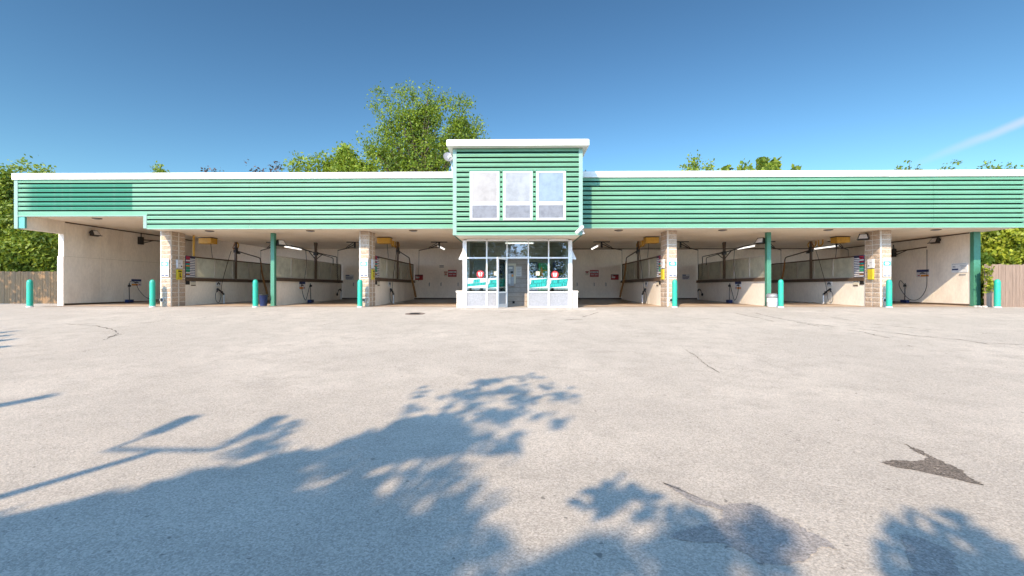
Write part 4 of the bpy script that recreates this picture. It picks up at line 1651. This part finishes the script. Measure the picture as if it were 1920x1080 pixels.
# dish, camera, mast
dp = at(840, 299, 17.2)
o = thing('satellite_dish', 'grey satellite dish mounted on the left side of the raised entrance block', 'satellite dish', (TX0, 17.2, 4.95))
q = MB()
ctr = Vector((dp.x - TX0, 0, dp.z - 4.95 + .08))
rm = Matrix.Rotation(R(18), 3, 'Z') @ Matrix.Rotation(R(-22), 3, 'X')
vs, fs = [], []
n = 24
for j, rr in enumerate((.02, .07, .12, .165, .19)):
    for k in range(n):
        th = 2 * math.pi * k / n
        v = Vector((rr * math.cos(th), -1.1 * rr * rr, rr * math.sin(th) * 1.1))
        vs.append(ctr + rm @ v)
for j in range(4):
    for k in range(n):
        fs.append((j * n + k, j * n + (k + 1) % n, (j + 1) * n + (k + 1) % n, (j + 1) * n + k))
q.add(vs, fs, 'grey')
q.build('reflector', o, smooth=True)
q = MB()
e = ctr + rm @ Vector((0, -.34, -.27))
q.tube([ctr + rm @ Vector((0, -.02, -.2)), e], .014, 'grey', 6)
q.tube([e + Vector((-.06, 0, 0)), e + Vector((.05, .05, .05))], [.05, .04], 'white', 10)
q.build('feed_arm', o, smooth=True)
q = MB()
q.tube(smooth_path([ctr + Vector((0, .06, -.05)), ctr + Vector((.12, .08, -.2)), (-.08, .0, -.05), (0, 0, -.12)]), .022, 'white', 8)
q.build('mount', o, smooth=True)
cp = at(1088, 433, TY - .1)
o = thing('security_camera', 'white bullet security camera at the lower right corner of the entrance block', 'camera', (TX1, TY - .03, 2.95))
q = MB()
a, b = at(1081, 437, TY - .25) - Vector((TX1, TY - .03, 2.95)), at(1093, 426, TY - .08) - Vector((TX1, TY - .03, 2.95))
q.tube([a, b], .052, 'white', 12)
q.tube([a + (a - b) * .1 + Vector((0, 0, .03)), b + Vector((0, 0, .03))], .05, 'white', 12)
q.build('body', o, smooth=True)
q = MB()
q.tube([b * .6 + a * .4, (.03, .02, -.06), (.03, .05, -.12)], .02, 'lightgrey', 8)
q.lathe([(.05, -.16), (.05, -.12)], (.03, .03, 0), 'lightgrey', 12)
q.build('bracket', o, smooth=True)
q = MB()
p = at(1098, 331, 18)
q.tube([(p.x, 18, ZT + .1), (p.x, 18, ZT + .42)], .02, 'black', 6)
q.lathe([(.05, .1), (.05, .13)], (p.x, 18, ZT), 'black', 10)
tag(q.build('roof_vent_pipe'), 'short black vent pipe on the roof just right of the raised block', 'pipe')
p = on_ground(778, 588.5)
q = MB()
q.lathe([(.34, -.02), (.34, .006), (.30, .007), (.29, .004), (.02, .006)], (0, 0, 0), 'rusty', 28)
for k in range(5):
    q.box(-.17, .17, -.17 + k * .085, -.14 + k * .085, .0065, .013, 'black')
tag(q.build('manhole_cover', None, (p.x, p.y, zg(p.y) + .003)), 'round rusty manhole cover in the asphalt left of the entrance', 'manhole cover').rotation_euler = (math.atan(.066), 0, 0)

# ------------------------------------------------------------------ fences
def fence(x0, x1, y0, y1, h, m, lab, rails=True):
    o = thing('wooden_fence', lab, 'fence', (x0, y0, zg(y0)), 'wooden board fences')
    Lh = math.hypot(x1 - x0, y1 - y0)
    o.rotation_euler = (0, 0, math.atan2(y1 - y0, x1 - x0))
    q = MB()
    x = 0
    while x < Lh:
        wdt = .14
        dz = random.uniform(-.02, .02)
        q.box(x, x + wdt - .008, random.uniform(-.004, .004), .022, -.05, h + dz, m)
        x += wdt
    q.build('boards', o)
    q = MB()
    for z in (.35, h - .3):
        q.box(0, Lh, .024, .065, z, z + .09, m)
    q.build('rail', o)
    x = .5
    while x < Lh:
        MB().box(x, x + .09, .07, .16, -.05, h - .05, m).build('post', o)
        x += 2.4
    return o


xa, xb = at(-160, 0, 22.0).x, at(98, 0, 22.0).x
xb = XL
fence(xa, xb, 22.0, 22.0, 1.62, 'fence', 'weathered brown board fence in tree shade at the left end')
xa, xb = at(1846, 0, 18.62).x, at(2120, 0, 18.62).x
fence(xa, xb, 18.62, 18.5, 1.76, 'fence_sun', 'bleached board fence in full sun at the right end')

# ------------------------------------------------------------------ trees
def leaves_mesh(name, pts, per, spread, size, m, parent, up=.3, droop=None):
    """leaf quads scattered round twig points"""
    pts = np.asarray(pts, float)
    n = len(pts) * per
    c = np.repeat(pts, per, 0) + rng.normal(0, 1, (n, 3)) * (spread if np.ndim(spread) else np.array([spread] * 3))
    d = rng.normal(0, 1, (n, 3)); d /= np.linalg.norm(d, axis=1)[:, None]
    e = rng.normal(0, 1, (n, 3)); e[:, 2] += up
    w_ = np.cross(d, e); w_ /= np.linalg.norm(w_, axis=1)[:, None] + 1e-9
    s_ = size * rng.uniform(.6, 1.35, n)[:, None]
    nn = np.cross(d, w_)
    a = c - d * s_ * .5
    b = c + w_ * s_ * .30 + nn * s_ * .06
    t = c + d * s_ * .55
    e2 = c - w_ * s_ * .30 + nn * s_ * .06
    V = np.stack([a, b, t, e2], 1).reshape(-1, 3)
    me = bpy.data.meshes.new(name)
    me.vertices.add(n * 4)
    me.vertices.foreach_set('co', V.ravel())
    me.loops.add(n * 4)
    me.loops.foreach_set('vertex_index', np.arange(n * 4, dtype=np.int32))
    me.polygons.add(n)
    me.polygons.foreach_set('loop_start', np.arange(0, n * 4, 4, dtype=np.int32))
    me.polygons.foreach_set('loop_total', np.full(n, 4, np.int32))
    me.update(calc_edges=True)
    me.materials.append(M[m])
    o = bpy.data.objects.new(name, me)
    COL.objects.link(o)
    o.parent = parent
    return o


def limbs(mb, base, top, pts, r0, k, rad=None):
    """trunk from base to top, then tapering limbs to a pick of the twig points"""
    base, top = Vector(base), Vector(top)
    mid = base.lerp(top, .5) + Vector((random.uniform(-.1, .1), random.uniform(-.1, .1), 0))
    mb.tube([base, mid, top], [r0 * 1.15, r0 * .85, r0 * .6], 'bark', 9)
    idx = rng.choice(len(pts), min(k, len(pts)), replace=False)
    for i in idx:
        q = Vector(pts[i])
        st = mid.lerp(top, random.uniform(.1, 1.0))
        m1 = st.lerp(q, .5) + Vector((random.uniform(-.2, .2), random.uniform(-.2, .2), random.uniform(0, .4)))
        mb.tube([st, m1, q], [r0 * .36, r0 * .20, r0 * .05], 'bark', 5, False)


def blob_points(blobs, shell=.55):
    out = []
    for (x, y, z, rx, ry, rz, n) in blobs:
        d = rng.normal(0, 1, (n, 3)); d /= np.linalg.norm(d, axis=1)[:, None]
        r_ = (shell + (1 - shell) * rng.random(n)) ** 1.0
        r_ = np.where(rng.random(n) < .35, rng.random(n) ** .5, r_)
        out.append(np.array([x, y, z]) + d * r_[:, None] * np.array([rx, ry, rz]))
    return np.concatenate(out)


def tree(name, lab, cat, Y, blobs, m, per, spread, size, trunk_r, group=None, deep=.8, base=None, klimb=40, extra=None):
    """blobs: (u, v, half width px, half height px, twig count) seen at depth Y"""
    W = []
    for b in blobs:
        u, v, ru, rv, n = b[:5]
        yy = Y + (b[5] if len(b) > 5 else 0)
        p = at(u, v, yy)
        k = yy / F_PX
        W.append((p.x, p.y, p.z, ru * k, ru * k * deep, rv * k, n))
    cx = sum(w[0] * w[6] for w in W) / sum(w[6] for w in W)
    cz = sum(w[2] * w[6] for w in W) / sum(w[6] for w in W)
    bx = cx if base is None else base
    o = thing(name, lab, cat, (bx, Y, zg(Y)), group)
    pts = blob_points(W) - np.array([bx, Y, zg(Y)])
    if extra is not None:
        pts = np.concatenate([pts, extra(bx, Y)])
    leaves_mesh('crown', pts, per, spread, size, m, o)
    mb = MB()
    limbs(mb, (0, 0, -.1), (cx - bx, 0, max(1.0, cz * .85)), pts, trunk_r, klimb)
    mb.build('trunk', o, smooth=True)
    return o


def sprigs(specs):
    """thin shoots that stand out from a crown: (u, v) from-to"""
    def f(bx, Y):
        out = []
        for (u0, v0, u1, v1, n) in specs:
            a, b = at(u0, v0, Y), at(u1, v1, Y)
            for k in range(n):
                p = a.lerp(b, k / max(1, n - 1)) + Vector((random.gauss(0, .1), random.uniform(-.6, .6), random.gauss(0, .1)))
                out.append((p.x - bx, p.y - Y, p.z - zg(Y)))
        return np.array(out)
    return f


tree('tall_tree', 'tall spring green tree rising behind the roof left of the entrance block', 'tree', 36.0,
     [(768, 232, 31, 30, 120), (752, 288, 42, 30, 140), (806, 222, 27, 23, 70), (812, 292, 36, 34, 130), (858, 236, 23, 26, 70), (874, 264, 22, 20, 55), (733, 248, 22, 22, 50), (790, 258, 26, 16, 50), (838, 268, 20, 14, 36),
      (712, 292, 26, 18, 50), (790, 320, 60, 28, 130), (742, 318, 34, 20, 60), (886, 290, 16, 26, 30), (800, 205, 26, 16, 30)],
     'leaf_tall', 24, .26, .19, .32, klimb=90,
     extra=sprigs([(738, 215, 708, 170, 14), (730, 235, 698, 198, 12), (766, 200, 752, 165, 10), (780, 195, 767, 160, 10), (806, 200, 803, 166, 9), (840, 205, 839, 178, 9), (722, 270, 697, 245, 9), (716, 290, 676, 264, 12),
                   (865, 215, 882, 190, 9), (885, 240, 897, 222, 8), (893, 270, 906, 235, 8), (748, 210, 745, 172, 8), (820, 200, 826, 176, 8), (855, 205, 866, 186, 8), (890, 295, 912, 262, 7)]))
tree('round_tree', 'lower bushy light green tree left of the tall tree, above the roof', 'tree', 33.0,
     [(648, 298, 20, 20, 80), (668, 314, 26, 14, 70), (628, 318, 20, 14, 50), (650, 330, 48, 12, 90), (698, 322, 14, 8, 16)], 'leaf_bush', 22, .22, .21, .2, klimb=30,
     extra=sprigs([(600, 322, 595, 300, 8), (615, 308, 606, 296, 6), (648, 285, 645, 274, 6), (690, 312, 708, 305, 6), (586, 325, 578, 303, 7), (560, 325, 562, 294, 10), (545, 325, 538, 302, 6), (575, 325, 580, 308, 5)]))
TB = 'tree tops showing over the roof'
tree('garden_tree', 'small pale green tree top poking over the left part of the roof', 'tree', 33.0, [(300, 332, 16, 8, 20)], 'leaf_bush', 12, .14, .2, .14, TB, extra=sprigs([(296, 326, 297, 313, 8), (302, 326, 304, 318, 4), (284, 326, 285, 322, 2)]), klimb=8)
tree('plum_tree', 'purple leaved twigs of the left plum tree over the roof', 'tree', 33.0, [(405, 333, 22, 7, 22)], 'leaf_plum', 7, .12, .2, .12, TB, extra=sprigs([(404, 327, 406, 318, 5), (390, 327, 392, 323, 3), (398, 326, 396, 323, 3)]), klimb=8)
tree('plum_tree', 'purple leaved twigs over the roof, just left of the light green tree', 'tree', 33.5, [(500, 333, 28, 7, 26)], 'leaf_plum', 7, .12, .2, .12, TB, extra=sprigs([(478, 327, 473, 316, 5), (492, 327, 495, 319, 4), (515, 328, 517, 311, 8), (522, 326, 524, 315, 5)]), klimb=8)
tree('shrub_tree', 'thin yellow green tree top over the roof, right of the entrance block', 'tree', 32.0, [(1310, 328, 32, 9, 40)], 'leaf_bush', 9, .14, .2, .12, TB, extra=sprigs([(1296, 325, 1304, 292, 14), (1288, 325, 1286, 302, 9), (1310, 322, 1308, 300, 6), (1330, 325, 1334, 305, 8), (1320, 325, 1326, 312, 5)]), klimb=10)
tree('broadleaf_tree', 'broad leaved green tree top over the middle of the right roof', 'tree', 28.0, [(1440, 318, 17, 9, 46), (1432, 306, 8, 6, 14), (1452, 308, 8, 6, 10), (1362, 318, 7, 4, 8), (1400, 332, 80, 8, 40)], 'leaf_hedge', 8, .12, .34, .14, TB, extra=sprigs([(1398, 324, 1399, 310, 4), (1480, 322, 1483, 316, 4), (1436, 305, 1434, 300, 3)]), klimb=10)
tree('far_tree', 'faint tree top over the right roof, under the cloud streak', 'tree', 36.0, [(1700, 326, 24, 8, 26)], 'leaf_tall', 7, .14, .2, .14, TB, extra=sprigs([(1690, 322, 1693, 308, 6), (1704, 322, 1716, 311, 6)]), klimb=8)
tree('far_tree', 'sparse tree top over the right roof, between two others', 'tree', 36.0, [(1780, 326, 24, 8, 26)], 'leaf_tall', 7, .14, .2, .14, TB, extra=sprigs([(1780, 322, 1789, 303, 10), (1772, 322, 1774, 314, 4)]), klimb=8)
tree('far_tree', 'sparse tree top near the right end of the roof', 'tree', 36.0, [(1872, 325, 26, 8, 30)], 'leaf_tall', 8, .14, .2, .14, TB, extra=sprigs([(1858, 322, 1850, 304, 8), (1872, 322, 1872, 308, 5), (1884, 322, 1890, 308, 7)]), klimb=8)
tree('garden_tree', 'dense green tree over the wooden fence at the left end', 'tree', 25.0,
     [(2, 354, 24, 33, 130), (72, 345, 24, 18, 70), (-60, 390, 60, 60, 260), (20, 425, 50, 45, 260), (75, 460, 42, 40, 220), (30, 480, 60, 42, 300), (95, 480, 24, 34, 100), (5, 500, 60, 22, 130), (110, 440, 30, 30, 70)],
     'leaf_hedge', 22, .20, .18, .25, klimb=40, extra=sprigs([(55, 325, 52, 317, 5), (75, 325, 80, 317, 6), (5, 325, 8, 316, 6), (90, 480, 94, 515, 4)]))
tree('hedge_tree', 'bright yellow green tree over the sunlit fence at the right end', 'tree', 21.5,
     [(1900, 450, 40, 40, 260), (1860, 440, 34, 40, 200), (1840, 480, 22, 40, 130), (1890, 490, 50, 24, 200), (1950, 440, 50, 90, 350), (1935, 370, 34, 50, 170), (1985, 360, 50, 70, 200), (1850, 410, 26, 30, 90)],
     'leaf_ivy', 20, .16, .20, .25, klimb=40)
def ivy_pts(bx, Y):
    out = []
    for k in range(150):
        t = random.random() ** .8
        p = at(1836 + random.gauss(4 * t, 6), 480 + 91 * t, 19.7)
        out.append((p.x - bx, p.y - Y + random.uniform(-.25, .15), p.z))
    for k in range(26):
        p = at(1850 + abs(random.gauss(0, 7)), 500 + random.random() * 45, 18.58)
        out.append((p.x - bx, p.y - Y, p.z))
    return np.array(out)
tree('ivy_plant', 'leafy climber spilling down the end of the sunlit fence beside the last green post', 'plant', 19.7, [(1846, 495, 14, 22, 70), (1838, 535, 9, 24, 50)], 'leaf_ivy', 9, .07, .13, .03, klimb=26, extra=ivy_pts, deep=.35)
st = MB()
for k in range(9):
    p = at(1829 + k * 2.6 + random.uniform(-1, 1), 571, 18.5 + random.uniform(-.2, .1))
    rr = random.uniform(.025, .075)
    st.lathe([(rr * .7, 0), (rr, rr * .4), (rr * .7, rr * .9), (rr * .2, rr * 1.1)], (p.x, p.y, zg(p.y) - .01), 'mortar' if k % 3 else 'apron', 7)
o = st.build('stones')
tag(o, 'pale stones and gravel at the foot of the climber', 'stones', None, 'stuff')

# trees, lamp and cedars on the street side: they throw the shadows on the lot and show in the glass
K = 1.0 / math.tan(SUN_EL)


def lift(gp, h):
    """the point h above the lot whose shadow falls at gp"""
    return Vector((gp.x - K * math.sin(SUN_AZ) * h, gp.y - K * math.cos(SUN_AZ) * h, gp.z + h))


def inside(poly, x, y):
    c = False
    j = len(poly) - 1
    for i in range(len(poly)):
        if (poly[i][1] > y) != (poly[j][1] > y) and x < (poly[j][0] - poly[i][0]) * (y - poly[i][1]) / (poly[j][1] - poly[i][1]) + poly[i][0]:
            c = not c
        j = i
    return c


def shade_points(polys, holes, h0, h1):
    out = []
    for poly, n in polys:
        P = [on_ground(*q) for q in poly]
        G = [(p.x, p.y) for p in P]
        H = []
        for (u, v, a, b, th) in holes:
            H.append((u, v, a, b, R(th)))
        x0, x1 = min(p[0] for p in G), max(p[0] for p in G)
        y0, y1 = min(p[1] for p in G), max(p[1] for p in G)
        k = 0
        tries = 0
        while k < n and tries < n * 60:
            tries += 1
            x, y = random.uniform(x0, x1), random.uniform(y0, y1)
            if not inside(G, x, y):
                continue
            z = zg(y)
            # where that ground point lies in the view, for the gaps
            c, s = math.cos(YAW), math.sin(YAW)
            dx, dy = x * c + y * s, -x * s + y * c
            u, v = 960 + F_PX * dx / dy, 540 - F_PX * (z - CAM_Z) / dy
            hit = False
            for (hu, hv, a, b, th) in H:
                du, dv = u - hu, v - hv
                e, f = du * math.cos(th) + dv * math.sin(th), -du * math.sin(th) + dv * math.cos(th)
                if (e / a) ** 2 + (f / b) ** 2 < 1:
                    hit = True
                    break
            if hit:
                continue
            out.append(tuple(lift(Vector((x, y, z)), random.uniform(h0, h1))))
            k += 1
    return np.array(out)


def street_tree(name, lab, polys, holes, h0, h1, per, spread, size, tr, base=None, klimb=30):
    pts = shade_points(polys, holes, h0, h1)
    m_ = pts.mean(0)
    bx, by = (m_[0], m_[1]) if base is None else base
    o = thing(name, lab, 'tree', (bx, by, zg(by)), 'street side trees behind the viewer')
    loc = pts - np.array([bx, by, zg(by)])
    leaves_mesh('crown', loc, per, spread, size, 'leaf_dark', o)
    mb = MB()
    limbs(mb, (0, 0, -.1), (m_[0] - bx, m_[1] - by, h0 * .9 + .3), loc, tr, klimb)
    mb.build('trunk', o, smooth=True)


street_tree('maple_tree', 'dense street side maple whose broad shadow darkens the lot in front',
            [([(-260, 1040), (0, 985), (150, 955), (300, 918), (420, 890), (520, 866), (600, 858), (590, 880), (610, 925), (650, 965), (705, 1000), (760, 1040), (830, 1290), (-420, 1290)], 540),
             ([(560, 862), (640, 832), (730, 805), (800, 785), (845, 790), (860, 815), (800, 840), (700, 862), (640, 880)], 52)],
            [(612, 912, 95, 24, -24), (560, 885, 60, 16, -15), (640, 850, 50, 14, -20), (700, 850, 42, 12, -20), (520, 930, 40, 16, -20), (690, 1000, 30, 20, -10)],
            5.2, 8.2, 16, .09, .21, .22, klimb=50)
street_tree('ash_tree', 'airy street side ash casting a dappled leaf shadow in front of the entrance',
            [([(735, 765), (780, 735), (850, 738), (960, 695), (1000, 700), (1040, 738), (1085, 745), (1055, 800), (1045, 835), (960, 835), (850, 790)], 46),
             ([(420, 850), (470, 815), (545, 795), (560, 815), (500, 850)], 9),
             ([(800, 830), (860, 800), (960, 830), (985, 860), (940, 885), (850, 880)], 20),
             ([(640, 860), (760, 830), (900, 880), (900, 960), (860, 1010), (760, 990), (660, 930)], 17),
             ([(790, 1010), (860, 985), (960, 1010), (1100, 1020), (1240, 1010), (1380, 1030), (1500, 1066), (1520, 1250), (860, 1250)], 60),
             ([(1260, 985), (1350, 975), (1400, 985), (1500, 1045), (1420, 1060), (1300, 1040)], 10)],
            [(880, 870, 36, 18, 0), (728, 905, 70, 15, -28), (790, 925, 74, 17, -22), (690, 945, 50, 12, -24), (840, 960, 30, 14, -10), (770, 1035, 30, 20, 0), (900, 920, 22, 14, 0), (1000, 1035, 50, 30, 0), (1030, 940, 110, 60, 0), (940, 800, 36, 12, -15), (1000, 800, 40, 12, -15), (860, 850, 30, 10, -15)],
            6.0, 9.0, 9, .08, .18, .16, klimb=24)
street_tree('birch_tree', 'slim street side birch with a few leafy shoots shading the lower right of the lot',
            [([(1120, 900), (1160, 885), (1195, 905), (1180, 930), (1130, 935)], 4), ([(1195, 935), (1225, 940), (1220, 975), (1195, 970)], 3),
             ([(1690, 1000), (1750, 985), (1830, 1003), (1900, 1045), (1940, 1100), (1940, 1220), (1750, 1220), (1705, 1060)], 52)],
            [(1815, 1045, 55, 26, 30)], 4.5, 6.0, 7, .08, .18, .10, klimb=12)

# double-headed lot light
p0 = on_ground(300, 843)
HL = 6.0
b0 = lift(p0, HL)
o = thing('lot_light', 'tall two headed parking lot light whose shadow crosses the lot at lower left', 'street lamp', (b0.x, b0.y, zg(b0.y)))
q = MB()
q.tube([(0, 0, 0), (0, 0, 3), (0, 0, HL)], [.09, .075, .06], 'grey', 12)
q.lathe([(.2, 0), (.2, .04), (.1, .06)], (0, 0, 0), 'grey', 12)
q.build('pole', o, smooth=True)
q = MB()
q.tube([(-.48, 0, HL), (.55, 0, HL)], .035, 'grey', 8)
q.build('crossbar', o, smooth=True)
for dx in (-.48, .55):
    q = MB()
    q.tube([(dx, 0, HL), (dx + .04, .35, HL + .03)], .03, 'grey', 8)
    q.box(dx - .05, dx + .13, .38, 1.0, HL, HL + .08, 'grey', .02)
    q.build('lamp_head', o)
# cedars on the far left
for k, (u, v, h) in enumerate(((112, 739, 8.5), (74, 616, 6.5), (58, 632, 5.2), (66, 623, 5.8), (48, 645, 4.6))):
    gp = on_ground(u, v)
    b0 = lift(gp, h)
    o = thing('cedar_tree', ('slim pointed cedar left of the lot, %s of a clump of five' % ('tallest', 'second tallest', 'fourth tallest', 'third tallest', 'shortest')[k]), 'tree', (b0.x, b0.y, zg(b0.y)), 'pointed cedars at the left')
    n = 420
    zz = rng.random(n) ** .8 * h
    rr = (h - zz) * .085 * rng.random(n) ** .5
    th = rng.random(n) * 6.283
    pts = np.stack([rr * np.cos(th), rr * np.sin(th), zz], 1)
    leaves_mesh('crown', pts, 7, .05, .15, 'leaf_dark', o)
    MB().tube([(0, 0, 0), (0, 0, h * .9)], [.1, .02], 'bark', 6).build('trunk', o, smooth=True)
# a row of street trees farther back, seen only as reflections in the entrance glass
for k, (x, y, h) in enumerate(((-11, -18, 12), (-4.6, -20, 13), (4.2, -19, 13), (11, -18, 12))):
    o = thing('linden_tree', 'full street tree across the road behind the viewer, %s along the row' % ('first', 'second', 'third', 'last')[k], 'tree', (x, y, zg(y)), 'row of street trees behind the viewer')
    pts = blob_points([(0, 0, h * .58, 3.6, 2.6, h * .42, 420), (-1.2, .4, h * .45, 2.2, 2, h * .25, 120), (1.3, -.3, h * .5, 2.2, 2, h * .28, 120)])
    leaves_mesh('crown', pts, 12, .28, .34, 'leaf_hedge', o)
    mb = MB()
    limbs(mb, (0, 0, -.1), (0, 0, h * .5), pts, .22, 20)
    mb.build('trunk', o, smooth=True)

# a tree beyond the left edge of the view shades the weathered fence
pts = []
for k in range(420):
    f = Vector((random.uniform(-31, -22.2), 22.0, random.uniform(.0, 2.2)))
    pts.append(tuple(lift(f, random.uniform(4.0, 7.5))))
pts = np.array(pts)
m_ = pts.mean(0)
o = thing('shade_tree', 'unseen tree left of the view, shading the weathered fence', 'tree', (m_[0], m_[1], zg(m_[1])))
loc = pts - np.array([m_[0], m_[1], zg(m_[1])])
leaves_mesh('crown', loc, 9, .12, .24, 'leaf_dark', o)
mb = MB()
limbs(mb, (0, 0, -.1), (0, 0, 4.0), loc, .16, 30)
mb.build('trunk', o, smooth=True)
